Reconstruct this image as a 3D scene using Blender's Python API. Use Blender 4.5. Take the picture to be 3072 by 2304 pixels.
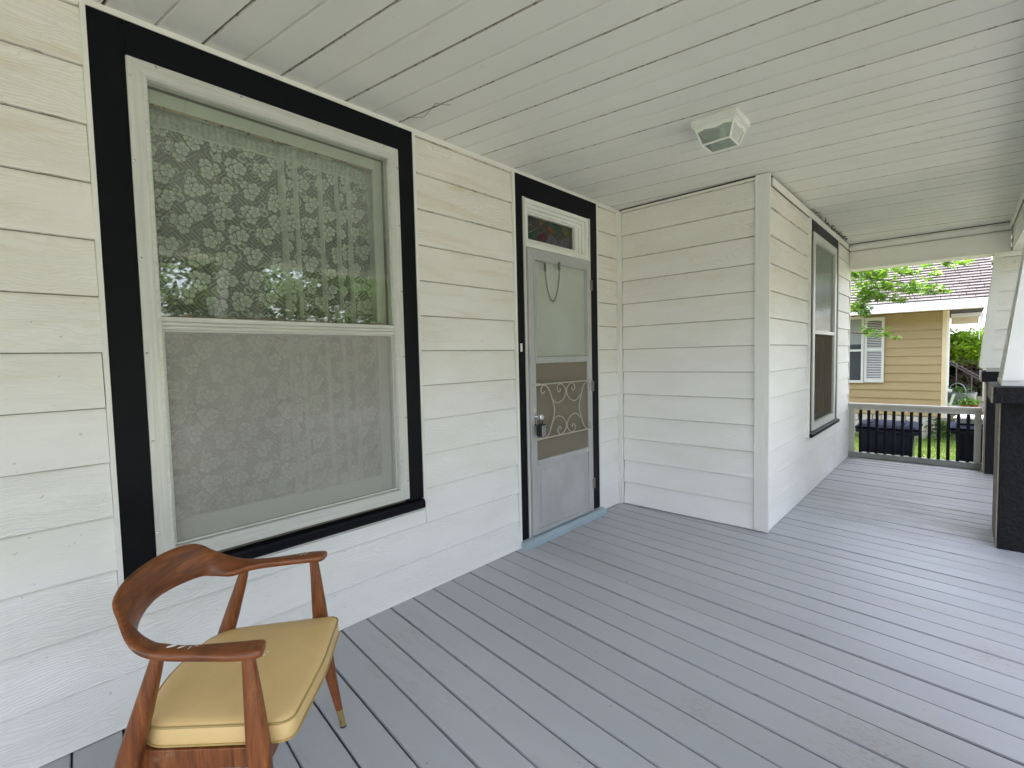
import bpy, bmesh, math, random
import numpy as np
from mathutils import Vector, Matrix, noise
random.seed(7)
R=math.radians
for o in list(bpy.data.objects): bpy.data.objects.remove(o)
sc=bpy.context.scene
COL=sc.collection

# ------------------------------------------------------------------ camera, world, sun, exposure
cam=bpy.data.cameras.new('camera'); co=bpy.data.objects.new('camera',cam); COL.objects.link(co)
cam.sensor_width=36; cam.lens=17.075; cam.clip_start=.02; cam.clip_end=1500
fw=Vector((0.73137757,0.67981587,-0.0541962)); rt=Vector((0.67973789,-0.73310364,-0.02270357)); up=Vector((0.05516568,0.02023433,0.99827217))
m=Matrix((rt,up,-fw)).transposed().to_4x4(); m.translation=Vector((0,-2.3227,1.3708)); co.matrix_world=m
sc.camera=co
w=bpy.data.worlds.new('World'); sc.world=w; w.use_nodes=True
nt=w.node_tree; nt.nodes.clear()
SUN_DIR=Vector((.16,.22,.96)).normalized()
sky=nt.nodes.new('ShaderNodeTexSky'); sky.sky_type='NISHITA'; sky.sun_disc=False
sky.sun_elevation=math.asin(SUN_DIR.z); sky.sun_rotation=math.atan2(SUN_DIR.x,SUN_DIR.y)
sky.air_density=1.0; sky.dust_density=4.0; sky.ozone_density=1.0
hs=nt.nodes.new('ShaderNodeHueSaturation'); hs.inputs['Saturation'].default_value=.58
bg=nt.nodes.new('ShaderNodeBackground'); bg.inputs['Strength'].default_value=.15
wo=nt.nodes.new('ShaderNodeOutputWorld')
nt.links.new(sky.outputs[0],hs.inputs['Color']); tn=nt.nodes.new('ShaderNodeMix'); tn.data_type='RGBA'; tn.blend_type='MULTIPLY'; tn.inputs[0].default_value=1; tn.inputs[7].default_value=(1.03,.995,1.015,1); nt.links.new(hs.outputs[0],tn.inputs[6]); nt.links.new(tn.outputs[2],bg.inputs[0]); nt.links.new(bg.outputs[0],wo.inputs[0])
sl=bpy.data.lights.new('sun','SUN'); sl.energy=1.0; sl.angle=R(20); sl.color=(1,.95,.90)
so=bpy.data.objects.new('sun',sl); COL.objects.link(so); so.rotation_euler=(-SUN_DIR).to_track_quat('-Z','Y').to_euler()
vs=sc.view_settings; vs.view_transform='Standard'; vs.look='None'; vs.gamma=1; vs.use_curve_mapping=False; vs.exposure=3.2
sc.render.engine='CYCLES'
try:
    sc.cycles.max_bounces=12; sc.cycles.diffuse_bounces=7; sc.cycles.transparent_max_bounces=24
except Exception: pass

# ------------------------------------------------------------------ helpers
class MB:
    def __init__(s): s.v=[]; s.f=[]
    def add(s,vs,fs):
        n=len(s.v); s.v+= [tuple(p) for p in vs]; s.f+=[tuple(i+n for i in f) for f in fs]; return s
    def box(s,x0,x1,y0,y1,z0,z1):
        v=[(x,y,z) for x in (x0,x1) for y in (y0,y1) for z in (z0,z1)]
        return s.add(v,[(0,1,3,2),(4,6,7,5),(0,4,5,1),(2,3,7,6),(0,2,6,4),(1,5,7,3)])
    def prism(s,prof,fn,a,b):
        """extrude closed 2-D profile between a and b; fn(p,q,t)->xyz"""
        n=len(prof); v=[fn(p,q,a) for p,q in prof]+[fn(p,q,b) for p,q in prof]
        f=[(i,(i+1)%n,n+(i+1)%n,n+i) for i in range(n)]+[tuple(range(n))[::-1],tuple(range(n,2*n))]
        return s.add(v,f)
    def tube(s,pts,r,n=6,cap=True):
        pts=[Vector(p) for p in pts]; rr=r if isinstance(r,(list,tuple)) else [r]*len(pts)
        rings=[]; prev=None
        for i,p in enumerate(pts):
            t=(pts[min(i+1,len(pts)-1)]-pts[max(i-1,0)]).normalized()
            if prev is None:
                a=t.orthogonal().normalized()
            else:
                a=(prev-t*prev.dot(t)).normalized()
            prev=a; b=t.cross(a)
            rings.append([p+(a*math.cos(2*math.pi*k/n)+b*math.sin(2*math.pi*k/n))*rr[i] for k in range(n)])
        v=[q for g in rings for q in g]; f=[]
        for i in range(len(pts)-1):
            for k in range(n): f.append((i*n+k,i*n+(k+1)%n,(i+1)*n+(k+1)%n,(i+1)*n+k))
        if cap: f.append(tuple(range(n))[::-1]); f.append(tuple((len(pts)-1)*n+k for k in range(n)))
        return s.add(v,f)
    def loft(s,rings,cap=True):
        n=len(rings[0]); v=[q for g in rings for q in g]; f=[]
        for i in range(len(rings)-1):
            for k in range(n): f.append((i*n+k,i*n+(k+1)%n,(i+1)*n+(k+1)%n,(i+1)*n+k))
        if cap: f.append(tuple(range(n))[::-1]); f.append(tuple((len(rings)-1)*n+k for k in range(n)))
        return s.add(v,f)
    def lathe(s,prof,c,n=24,axis='z'):
        rings=[]
        for r,h in prof:
            g=[]
            for k in range(n):
                a=2*math.pi*k/n; x,y=r*math.cos(a),r*math.sin(a)
                g.append((c[0]+x,c[1]+y,c[2]+h) if axis=='z' else ((c[0]+x,c[1]+h,c[2]+y) if axis=='y' else (c[0]+h,c[1]+x,c[2]+y)))
            rings.append(g)
        return s.loft(rings)
ORG={}
def org(p): return Vector(ORG.get(p.name,(0,0,0))) if p else Vector((0,0,0))
def mesh(name,mb,mat,smooth=None,off=Vector((0,0,0)),bevel=0):
    me=bpy.data.meshes.new(name)
    me.from_pydata([(p[0]-off[0],p[1]-off[1],p[2]-off[2]) for p in mb.v],[],mb.f)
    bm=bmesh.new(); bm.from_mesh(me); bmesh.ops.recalc_face_normals(bm,faces=bm.faces)
    if bevel:
        es=[e for e in bm.edges if len(e.link_faces)==2 and e.calc_face_angle(0)>R(35)]
        bmesh.ops.bevel(bm,geom=es,offset=bevel,segments=2,affect='EDGES',profile=.6,clamp_overlap=True)
    bm.to_mesh(me); bm.free()
    if smooth is not None:
        me.polygons.foreach_set('use_smooth',[True]*len(me.polygons)); me.set_sharp_from_angle(angle=R(smooth))
    if mat: me.materials.append(mat)
    me.update(); return me
def part(name,mb,mat,parent,smooth=None,bevel=0,label=None,stuff=False):
    me=mesh(name,mb,mat,smooth,org(parent),bevel)
    o=bpy.data.objects.new(name,me); COL.objects.link(o)
    if parent is not None: o.parent=parent; ORG[o.name]=tuple(org(parent))
    if label: o['label']=label
    if stuff: o['kind']='stuff'
    return o
def thing(name,label,cat,loc=(0,0,0),group=None,rot=0,local=False):
    o=bpy.data.objects.new(name,None); COL.objects.link(o); o.location=loc; o.rotation_euler=(0,0,rot); o.empty_display_size=.1
    o['label']=label; o['category']=cat
    if group:o['group']=group
    ORG[o.name]=(0,0,0) if local else tuple(loc)
    return o
def struct(name,loc=(0,0,0)):
    o=bpy.data.objects.new(name,None); COL.objects.link(o); o.location=loc; o['kind']='structure'; ORG[o.name]=tuple(loc); o.empty_display_size=.1; return o
def solo(name,mb,mat,label,cat,loc,group=None,kind=None,**k):
    me=mesh(name,mb,mat,k.get('smooth'),Vector(loc),k.get('bevel',0))
    o=bpy.data.objects.new(name,me); COL.objects.link(o); o.location=loc
    if kind: o['kind']=kind
    if label:o['label']=label
    if cat:o['category']=cat
    if group:o['group']=group
    return o
def copytree(o,parent=None,dloc=None):
    c=o.copy(); COL.objects.link(c)
    if parent: c.parent=parent
    if dloc: c.location=Vector(o.location)+Vector(dloc)
    for ch in list(o.children):
        copytree(ch,c)
    return c

# ------------------------------------------------------------------ materials
def lin(c): return tuple(c)+(1,)
class Mt:
    def __init__(s,name,base=(.5,.5,.5),rough=.6,metal=0,spec=.5):
        s.m=bpy.data.materials.new(name); s.m.use_nodes=True; s.t=s.m.node_tree
        s.b=s.t.nodes['Principled BSDF']; s.out=s.t.nodes['Material Output']
        s.b.inputs['Base Color'].default_value=lin(base); s.b.inputs['Roughness'].default_value=rough
        s.b.inputs['Metallic'].default_value=metal; s.b.inputs['Specular IOR Level'].default_value=spec
        s.tc=s.n('ShaderNodeTexCoord'); s.col=None; s.base=base
    def n(s,t,**k):
        x=s.t.nodes.new(t)
        for a,b in k.items(): setattr(x,a,b)
        return x
    def l(s,a,b): s.t.links.new(a,b)
    def map(s,scale=(1,1,1),rnd=False,rot=(0,0,0)):
        mp=s.n('ShaderNodeMapping'); mp.inputs['Scale'].default_value=scale; mp.inputs['Rotation'].default_value=rot
        s.l(s.tc.outputs['Object'],mp.inputs['Vector'])
        if rnd:
            oi=s.n('ShaderNodeObjectInfo'); mu=s.n('ShaderNodeVectorMath',operation='MULTIPLY'); mu.inputs[1].default_value=(37,53,29)
            s.l(oi.outputs['Random'],mu.inputs[0]); ad=s.n('ShaderNodeVectorMath',operation='ADD')
            s.l(mp.outputs[0],ad.inputs[0]); s.l(mu.outputs[0],ad.inputs[1]); return ad.outputs[0]
        return mp.outputs[0]
    def noise(s,vec,scale=5,detail=4,rough=.55,dist=0):
        x=s.n('ShaderNodeTexNoise'); x.inputs['Scale'].default_value=scale; x.inputs['Detail'].default_value=detail
        x.inputs['Roughness'].default_value=rough; x.inputs['Distortion'].default_value=dist; s.l(vec,x.inputs['Vector']); return x.outputs['Fac']
    def ramp(s,fac,stops):
        x=s.n('ShaderNodeValToRGB'); e=x.color_ramp.elements
        while len(e)<len(stops): e.new(.5)
        for el,(p,c) in zip(e,stops): el.position=p; el.color=lin(c) if not isinstance(c,(int,float)) else (c,c,c,1)
        s.l(fac,x.inputs[0]); return x.outputs[0]
    def mix(s,fac,a,b,mode='MIX'):
        x=s.n('ShaderNodeMix',data_type='RGBA',blend_type=mode)
        for i,v in ((0,fac),(6,a),(7,b)):
            if isinstance(v,(int,float)): x.inputs[i].default_value=v
            elif isinstance(v,tuple): x.inputs[i].default_value=lin(v)
            else: s.l(v,x.inputs[i])
        return x.outputs[2]
    def math(s,op,a,b=None,c=None):
        x=s.n('ShaderNodeMath',operation=op)
        for i,v in enumerate((a,b,c)):
            if v is None: continue
            if isinstance(v,(int,float)): x.inputs[i].default_value=v
            else: s.l(v,x.inputs[i])
        return x.outputs[0]
    def bump(s,h,strength=.3,dist=.002):
        x=s.n('ShaderNodeBump'); x.inputs['Strength'].default_value=strength; x.inputs['Distance'].default_value=dist
        if s.b.inputs['Normal'].is_linked: s.l(s.b.inputs['Normal'].links[0].from_socket,x.inputs['Normal'])
        s.l(h,x.inputs['Height']); s.l(x.outputs[0],s.b.inputs['Normal'])
    def setc(s,c): s.l(c,s.b.inputs['Base Color']); s.col=c
    def setr(s,c): s.l(c,s.b.inputs['Roughness'])
def speck(M,c,scale,thr,col,stretch=(1,1,1),amt=.8,rnd=True):
    f=M.noise(M.map(stretch,rnd),scale,3,.6); k=M.ramp(f,[(thr,0.),(thr+.04,1.)]); k=M.math('MULTIPLY',k,amt)
    return M.mix(k,c,col)
def paint(name,base,rough=.5,var=.08,dirt=None,bump=.08,bscale=120,spec=.4):
    M=Mt(name,base,rough,0,spec); v=M.map((1,1,1),True)
    f=M.noise(v,3,5); c=M.mix(M.ramp(f,[(.3,0.),(.7,1.)]),tuple(b*(1-var) for b in base),tuple(min(1,b*(1+var)) for b in base))
    if dirt: c=speck(M,c,dirt[0],dirt[1],dirt[2],amt=dirt[3])
    M.setc(c); M.setr(M.math('MULTIPLY_ADD',M.noise(v,14,4),.25,rough-.12)); M.bump(M.noise(v,bscale,3),bump,.001); return M.m

PITCH=.2035; Z0=.203
def siding_mat(name,base,stain_shade=1.,emb=1.):
    M=Mt(name,base,.55,0,.35)
    v=M.map((1,1,1),True)
    # pressed wood grain: wavy stretched lines, stronger on some boards
    n1=M.noise(M.map((1.6,1.6,5),True),1.6,3,.5)
    vv=M.n('ShaderNodeVectorMath',operation='ADD'); sc_=M.n('ShaderNodeCombineXYZ')
    M.l(M.math('MULTIPLY',n1,.16),sc_.inputs[2]); M.l(M.map((.35,.35,1.),True),vv.inputs[0]); M.l(sc_.outputs[0],vv.inputs[1])
    g1=M.n('ShaderNodeTexWave',wave_type='BANDS',bands_direction='Z',wave_profile='SIN'); g1.inputs['Scale'].default_value=28; g1.inputs['Distortion'].default_value=3.5
    g1.inputs['Detail'].default_value=2.5; g1.inputs['Detail Scale'].default_value=2.2; M.l(vv.outputs[0],g1.inputs['Vector'])
    g2=M.noise(M.map((5,5,110),True),1.,3,.6)
    h=M.math('ADD',M.math('MULTIPLY',g1.outputs['Fac'],.6),M.math('MULTIPLY',g2,.7))
    amp=M.ramp(M.noise(v,1.3,2),[(.38,.25),(.62,1.)])
    M.bump(M.math('MULTIPLY',h,amp),.75*emb,.0025)
    f=M.noise(M.map((.8,.8,2.5),True),2.2,5); c=M.mix(M.ramp(f,[(.35,0.),(.75,1.)]),base,tuple(b*k for b,k in zip(base,(.93,.92,.89))))
    if stain_shade:
        f2=M.noise(M.map((.7,.7,6),True),2.4,5,.65,.6); k=M.math('MULTIPLY',M.ramp(f2,[(.52,0.),(.74,1.)]),.52*stain_shade)
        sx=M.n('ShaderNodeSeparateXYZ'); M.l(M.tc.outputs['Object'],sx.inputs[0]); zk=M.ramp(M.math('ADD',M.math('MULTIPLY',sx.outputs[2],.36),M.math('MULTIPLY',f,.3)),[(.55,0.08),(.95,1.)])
        k=M.math('MULTIPLY',k,zk); c=M.mix(M.math('MULTIPLY',zk,.22*min(1,stain_shade)),c,(.66,.61,.46))  # yellowing upward: old stains plus warm bounce light put into the colour
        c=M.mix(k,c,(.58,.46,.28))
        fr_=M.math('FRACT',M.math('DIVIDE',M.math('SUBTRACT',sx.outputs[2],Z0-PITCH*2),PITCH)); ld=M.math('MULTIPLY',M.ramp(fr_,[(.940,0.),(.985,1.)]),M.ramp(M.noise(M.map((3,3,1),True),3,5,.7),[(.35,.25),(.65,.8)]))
        c=M.mix(M.math('MULTIPLY',ld,.45),c,(.36,.31,.22))  # lap grime plus a painted shadow line below each lip
        f3=M.noise(M.map((1,1,1.4),True),46,2,.5); k3=M.math('MULTIPLY',M.ramp(f3,[(.73,0.),(.77,1.)]),.45*stain_shade); c=M.mix(k3,c,(.25,.24,.19))
        # brown tone in the troughs of the pressed grain, stronger higher up
        ge=M.math('MULTIPLY',M.math('MULTIPLY',M.ramp(g1.outputs['Fac'],[(.0,1.),(.35,0.)]),zk),M.math('MULTIPLY',amp,.32)); c=M.mix(ge,c,(.42,.37,.27))
        gk=M.math('MULTIPLY',M.ramp(g2,[(.28,1.),(.42,0.)]),.03); c=M.mix(gk,c,(.36,.33,.25))
    M.setc(c); return M.m
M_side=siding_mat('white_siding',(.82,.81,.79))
M_side2=siding_mat('white_siding_clean',(.80,.795,.77),.35,.6)
M_lap=paint('soiled_shaded_lap_edge',(.68,.65,.58),.7,.2,(12,.55,(.30,.26,.19),.6))  # soiled edge, darkened to draw the shadow line of each lap
M_trim=paint('white_trim',(.76,.755,.71),.5,.05,(60,.70,(.35,.31,.22),.35))
def ceil_mat():
    M=Mt('ceiling_vinyl',(.70,.70,.66),.5,0,.35); v=M.map((1,1,1),True)
    c=M.mix(M.ramp(M.noise(v,1.2,4),[(.3,0.),(.7,1.)]),(.68,.68,.64),(.74,.735,.69))
    c=speck(M,c,38,.715,(.30,.29,.23),(1,1,1),.6); c=speck(M,c,9,.73,(.42,.41,.35),(1,1,1),.45)
    f=M.noise(M.map((3,.5,1),True),3,5,.7); c=M.mix(M.math('MULTIPLY',M.ramp(f,[(.55,0.),(.8,1.)]),.25),c,(.5,.46,.36))
    M.setc(c); M.bump(M.noise(v,160,2),.05,.001); return M.m
M_ceil=ceil_mat(); M_groove=paint('soiled_groove',(.45,.43,.37),.7,.2,(25,.55,(.16,.13,.09),.7))
def floor_mat():
    M=Mt('grey_floor_paint',(.34,.37,.42),.42,0,.5)
    gl=M.map((1,1,1)); v=M.map((1,1,1),True)
    oi=M.n('ShaderNodeObjectInfo')
    c=M.mix(oi.outputs['Random'],(.375,.388,.405),(.435,.447,.46))
    c=M.mix(M.ramp(M.noise(M.map((4,.7,1),True),2,5,.6),[(.3,0.),(.75,1.)]),c,(.395,.40,.41))
    # brown worn patches and small chips
    f=M.noise(M.map((1,.45,1)),2.3,6,.72,.5); f2=M.noise(M.map((6,1.6,1)),7,5,.75); k=M.math('MULTIPLY',M.ramp(f,[(.55,0.),(.66,1.)]),M.ramp(f2,[(.50,0.),(.64,1.)]))
    c=M.mix(M.math('MULTIPLY',k,.55),c,(.36,.25,.17))
    c=speck(M,c,55,.75,(.16,.14,.12),(1,.5,1),.7); c=speck(M,c,33,.77,(.62,.64,.66),(1,.6,1),.7)
    for (px_,py_,rr_) in ((2.0,-2.12,.22),(1.78,-1.6,.12),(2.95,-2.45,.15),(1.72,-.06,.10)):
        gq=M.n('ShaderNodeVectorMath',operation='DISTANCE'); M.l(M.tc.outputs['Object'],gq.inputs[0]); gq.inputs[1].default_value=(px_,py_,0)
        wk=M.math('MULTIPLY',M.ramp(gq.outputs['Value'],[(rr_*.2,1.),(rr_,0.)]),M.ramp(M.noise(M.map((9,4,1)),9,6,.8),[(.48,0.),(.60,1.)])); c=M.mix(M.math('MULTIPLY',wk,.6),c,(.33,.23,.16))
    # mildew towards the brick pier at the far corner of the porch (a mark of its own on the boards)
    gx=M.n('ShaderNodeVectorMath',operation='DISTANCE'); M.l(M.tc.outputs['Object'],gx.inputs[0]); gx.inputs[1].default_value=(5.2,-2.1,0)
    d=M.ramp(gx.outputs['Value'],[(.25,1.),(1.0,0.)]); nn=M.ramp(M.noise(M.map((1.5,.5,1)),3.2,6,.7),[(.40,0.),(.62,1.)])
    c=M.mix(M.math('MULTIPLY',M.math('MULTIPLY',d,nn),.55),c,(.10,.10,.085))
    M.setc(c); M.setr(M.math('MULTIPLY_ADD',M.noise(M.map((3,1,1),True),6,4,.6),.30,.27))
    M.bump(M.noise(M.map((30,2.5,30),True),3,4,.6),.16,.0015); M.bump(M.noise(v,7,3),.12,.004); return M.m
M_floor=floor_mat(); M_fedge=paint('dirty_plank_edge',(.31,.32,.335),.6,.12,(20,.62,(.16,.14,.12),.5),.3,40)
def black_mat():
    M=Mt('black_paint',(.003,.0035,.006),.42,0,.14); c=speck(M,(.004,.0045,.007),70,.76,(.25,.25,.25),(1,1,.6),.5)
    f=M.noise(M.map((1,1,1),True),4,5,.7); c=M.mix(M.math('MULTIPLY',M.ramp(f,[(.6,0.),(.8,1.)]),.25),c,(.012,.013,.018)); M.setc(c)
    M.setr(M.math('MULTIPLY_ADD',f,.3,.3)); M.bump(M.noise(M.map((6,6,3),True),8,4),.1,.002); return M.m
M_black=black_mat()
def alu_mat(name='aluminium',base=(.62,.62,.58),axis=(60,60,2)):
    M=Mt(name,base,.45,.25,.5); f=M.noise(M.map(axis,True),2,4,.6)
    c=M.mix(M.ramp(f,[(.35,0.),(.65,1.)]),tuple(b*.9 for b in base),tuple(min(1,b*1.07) for b in base))
    c=M.mix(M.math('MULTIPLY',M.ramp(M.noise(M.map((1,1,1),True),4,5,.7),[(.5,0.),(.75,1.)]),.3),c,tuple(b*.75 for b in base))
    c=speck(M,c,50,.74,(.30,.26,.20),(1,1,1),.5); M.setc(c); M.setr(M.math('MULTIPLY_ADD',f,.25,.33)); M.bump(f,.08,.0006); return M.m
M_sheath=paint('sheathing',(.16,.14,.11),.9)  # dark tone stands in for shadow lines in the siding gaps
M_alu=alu_mat(); M_alu_h=alu_mat('aluminium_rail',(.62,.62,.58),(2,60,60))
M_door=alu_mat('storm_door_metal',(.46,.46,.46),(1.5,1.5,1.5))
M_white=paint('white_enamel',(.74,.745,.70),.4,.04,(70,.74,(.4,.36,.28),.4))
M_sash=paint('sash_paint',(.60,.63,.57),.5,.06,(40,.68,(.40,.36,.26),.5))
M_dark=Mt('dark_gap',(.02,.018,.015),.9).m
M_caulk=paint('old_caulk',(.34,.28,.18),.8,.35,(30,.55,(.06,.05,.04),.9),.6,60)
M_screen_wood=paint('screen_brown',(.30,.26,.20),.6)
def glass_mat(name,tint=(.96,.98,.96),dirt=.05,ior=1.5,dcol=(.5,.5,.45),rough=.0):
    M=Mt(name); t=M.t; t.nodes.remove(M.b)
    tr=M.n('ShaderNodeBsdfTransparent'); tr.inputs[0].default_value=lin(tint)
    gl=M.n('ShaderNodeBsdfGlossy'); gl.inputs['Roughness'].default_value=rough; gl.inputs['Color'].default_value=(1,1,1,1)
    fr=M.n('ShaderNodeFresnel'); fr.inputs['IOR'].default_value=ior
    k=M.math('MULTIPLY',fr.outputs[0],1.05); mx=M.n('ShaderNodeMixShader'); M.l(k,mx.inputs[0]); M.l(tr.outputs[0],mx.inputs[1]); M.l(gl.outputs[0],mx.inputs[2])
    df=M.n('ShaderNodeBsdfDiffuse'); df.inputs[0].default_value=lin(dcol); m2=M.n('ShaderNodeMixShader')
    f=M.math('MULTIPLY',M.ramp(M.noise(M.map((1,1,1)),3,6,.7),[(.25,.4),(.75,1.)]),dirt)  # film amount; a painted veil on the door and far panes
    M.l(f,m2.inputs[0]); M.l(mx.outputs[0],m2.inputs[1]); M.l(df.outputs[0],m2.inputs[2]); M.l(m2.outputs[0],M.out.inputs[0]); return M.m
M_glass=glass_mat('window_glass')
M_glass_d=glass_mat('hazed_door_glass',(.96,.98,.96),.32,1.35,(.84,.86,.82))  # pale film paints a whitish reflection over the door glass
M_glass_n=glass_mat('dulled_window_glass',(.92,.97,.95),.62,1.2,(.26,.30,.25),.12)  # grey-green film in the colour dulls the reflection of this pane
def screen_mat(name,col,op):
    M=Mt(name); M.t.nodes.remove(M.b); tr=M.n('ShaderNodeBsdfTransparent'); df=M.n('ShaderNodeBsdfDiffuse')
    f=M.noise(M.map((1,1,1)),2.5,5,.65); M.l(M.mix(M.ramp(f,[(.3,0.),(.7,1.)]),tuple(c*.95 for c in col),tuple(c*1.04 for c in col)),df.inputs[0])
    wv=M.noise(M.map((1,1,1)),420,2,.5)
    k=M.math('ADD',M.math('MULTIPLY',M.math('SUBTRACT',wv,.5),.25),op)
    mx=M.n('ShaderNodeMixShader'); M.l(k,mx.inputs[0]); M.l(tr.outputs[0],mx.inputs[1]); M.l(df.outputs[0],mx.inputs[2]); M.l(mx.outputs[0],M.out.inputs[0]); return M.m
M_screen=screen_mat('insect_screen',(.48,.465,.43),.395)
M_dscreen=screen_mat('door_screen',(.25,.22,.17),.80)
def lace_mat():
    M=Mt('lace'); M.t.nodes.remove(M.b); at=M.n('ShaderNodeAttribute',attribute_name='lace')
    tr=M.n('ShaderNodeBsdfTransparent'); df=M.n('ShaderNodeBsdfDiffuse'); df.inputs[0].default_value=(.95,.95,.90,1)
    tl=M.n('ShaderNodeBsdfTranslucent'); tl.inputs[0].default_value=(.6,.6,.52,1); ms=M.n('ShaderNodeMixShader'); ms.inputs[0].default_value=.10
    M.l(df.outputs[0],ms.inputs[1]); M.l(tl.outputs[0],ms.inputs[2])
    mx=M.n('ShaderNodeMixShader'); M.l(at.outputs['Fac'],mx.inputs[0]); M.l(tr.outputs[0],mx.inputs[1]); M.l(ms.outputs[0],mx.inputs[2]); M.l(mx.outputs[0],M.out.inputs[0]); return M.m
M_lace=lace_mat()
def wood_mat(name='walnut_varnish',gs=(9,9,1.2),fs=(55,55,3)):
    M=Mt(name,(.2,.07,.03),.30,0,.5); v=M.map((1,1,1),True)
    g=M.noise(M.map(gs,True),5,5,.6,.7); c=M.ramp(g,[(.25,(.075,.020,.006)),(.5,(.20,.057,.012)),(.8,(.34,.112,.026))])
    f=M.noise(M.map(fs,True),3,3,.6); c=M.mix(M.math('MULTIPLY',M.ramp(f,[(.35,1.),(.5,0.)]),.5),c,(.05,.016,.007))
    w_=M.noise(v,11,5,.7); c=M.mix(M.math('MULTIPLY',M.ramp(w_,[(.62,0.),(.72,1.)]),.4),c,(.30,.19,.12))
    c=speck(M,c,60,.76,(.6,.5,.38),(1,1,1),.6)
    M.setc(c); M.setr(M.math('MULTIPLY_ADD',w_,.35,.2)); M.bump(f,.12,.0008); return M.m
M_wood=wood_mat(); M_woodh=wood_mat('walnut_varnish_bent',(1.6,1.6,12),(5,5,70))
def vinyl_mat():
    M=Mt('mustard_vinyl',(.55,.40,.15),.36,0,.5); v=M.map((1,1,1))
    c=M.mix(M.ramp(M.noise(v,5,4),[(.3,0.),(.75,1.)]),(.76,.53,.235),(.66,.455,.19))
    c=speck(M,c,26,.73,(.30,.20,.08),(1,1,1),.5,False); M.setc(c); M.bump(M.noise(v,170,3,.6),.10,.0008); M.bump(M.noise(v,7,3,.5,.8),.30,.006); M.setr(M.math('MULTIPLY_ADD',M.noise(v,8,4),.2,.3)); return M.m
M_vinyl=vinyl_mat(); M_pipe=paint('vinyl_piping',(.42,.29,.10),.45)
M_brass=Mt('brass',(.70,.52,.24),.25,1).m; M_rubber=Mt('rubber',(.02,.02,.02),.7).m
M_fleck=Mt('white_fleck',(.85,.85,.83),.6).m
def brick_mat():
    M=Mt('black_painted_brick',(.003,.003,.004),.5,0,.25); v=M.map((1,1,1))
    c=M.mix(M.ramp(M.noise(v,30,4,.7),[(.66,0.),(.80,1.)]),(.0025,.0025,.004),(.035,.035,.035)); M.setc(c)
    M.bump(M.noise(v,38,5,.7),1.,.012); M.setr(M.math('MULTIPLY_ADD',M.noise(v,20,4),.4,.28)); return M.m
M_brick=brick_mat()
M_side_brick=paint('bare_concrete',(.20,.175,.14),.8,.2,(30,.62,(.08,.07,.06),.5),.5,60)
M_clear=glass_mat('lamp_glass',(.80,.88,.84),.42,1.5,(.36,.41,.38),.14)
M_chrome=Mt('chrome',(.7,.7,.7),.2,1).m
M_rail=paint('railing_paint',(.42,.41,.36),.5,.1,(40,.62,(.30,.22,.16),.5))
M_railg=paint('railing_base_green',(.20,.215,.19),.6,.2,(30,.6,(.30,.30,.27),.4))

# ------------------------------------------------------------------ constants of the place
PITCH=.2035; Z0=.203
H=2.6775; XB=3.957; YC=-1.2446; XE=7.454; GZ=-.70
kf=.095; kc=-.139
# ------------------------------------------------------------------ ground
def ground():
    M=Mt('lawn_soil',(.11,.125,.06),.9,0,.2); v=M.map((1,1,1))
    c=M.mix(M.ramp(M.noise(v,1.3,6,.7),[(.3,0.),(.7,1.)]),(.10,.118,.052),(.15,.16,.075)); c=M.mix(M.math('MULTIPLY',M.ramp(M.noise(v,9,5,.7),[(.5,0.),(.8,1.)]),.5),c,(.12,.10,.05))
    M.setc(c); M.bump(M.noise(v,30,4),.6,.03)
    b=MB(); n=24; 
    for i in range(n):
        for j in range(n):
            x0,x1=-400+800*i/n,-400+800*(i+1)/n; y0,y1=-400+800*j/n,-400+800*(j+1)/n
            b.add([(x0,y0,GZ),(x1,y0,GZ),(x1,y1,GZ),(x0,y1,GZ)],[(0,1,2,3)])
    o=solo('ground',b,M.m,None,None,(0,0,0),kind='structure')
ground()
M_conc=paint('bounce_paving',(.34,.33,.31),.85,.1,(8,.6,(.25,.24,.2),.4),.3,40)
solo('bounce_path',MB().box(-30,40,-5.6,-4.2,GZ-.05,GZ+.02),M_conc,None,None,(5,-4.9,GZ),kind='structure')  # unseen pale strip added to bounce light into the porch
solo('road',MB().box(-200,200,-18,-10.5,GZ-.05,GZ+.012),paint('road_bounce_surface',(.22,.22,.215),.85,.1),None,None,(5,-14,GZ),kind='structure')  # unseen, laid in pale grey to throw light back at the porch
# ------------------------------------------------------------------ porch floor
pf=struct('porch_floor',(0,0,0))
X0,X1=-1.6,7.62
pw=.1466; gap=.0050
prof=lambda a,b:[(a,-.028),(b,-.028),(b,-.005),(b-.004,0),(a+.004,0),(a,-.005)]
random.seed(11)
x=1.155-pw*20; i=0
while x<X1+.1:
    dz=random.uniform(-.0022,.0022); g=gap+random.uniform(-.0015,.0022)
    b=MB(); ytop=-.004; ybot=-2.68
    if x+pw>XB-.05: ytop=YC+.0 if x>XB-.02 else 0
    def fn(p,q,t): return (p+kf*t,t,q+dz)
    a0,a1=x+g/2,x+pw-g/2
    if x+kf*-1.3+pw<XB or x>XB-.3:
        pass
    ytop=-.004 if x+kf*YC<XB+.02 else YC-.004
    for (ya,yb) in [(ytop,ybot)]:
        n=7; last=None
        rings=[]
        for k in range(n+1):
            t=ya+(yb-ya)*k/n; wob=.0004*math.sin(k*1.7+i*2.3)
            rings.append([fn(p+wob,q,t) for p,q in prof(a0,a1)])
        b.loft(rings)
    pk=part('plank',b,M_floor,pf); pk.data.materials.append(M_fedge)
    for fc in pk.data.polygons:
        if fc.normal.z<.85: fc.material_index=1
    x+=pw; i+=1
b=MB()
for yy in (-.4,-1.0,-1.6,-2.2): b.box(X0-.1,X1,yy-.02,yy+.02,-.2,-.032)
part('joist',b,M_side_brick,pf)
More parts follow.
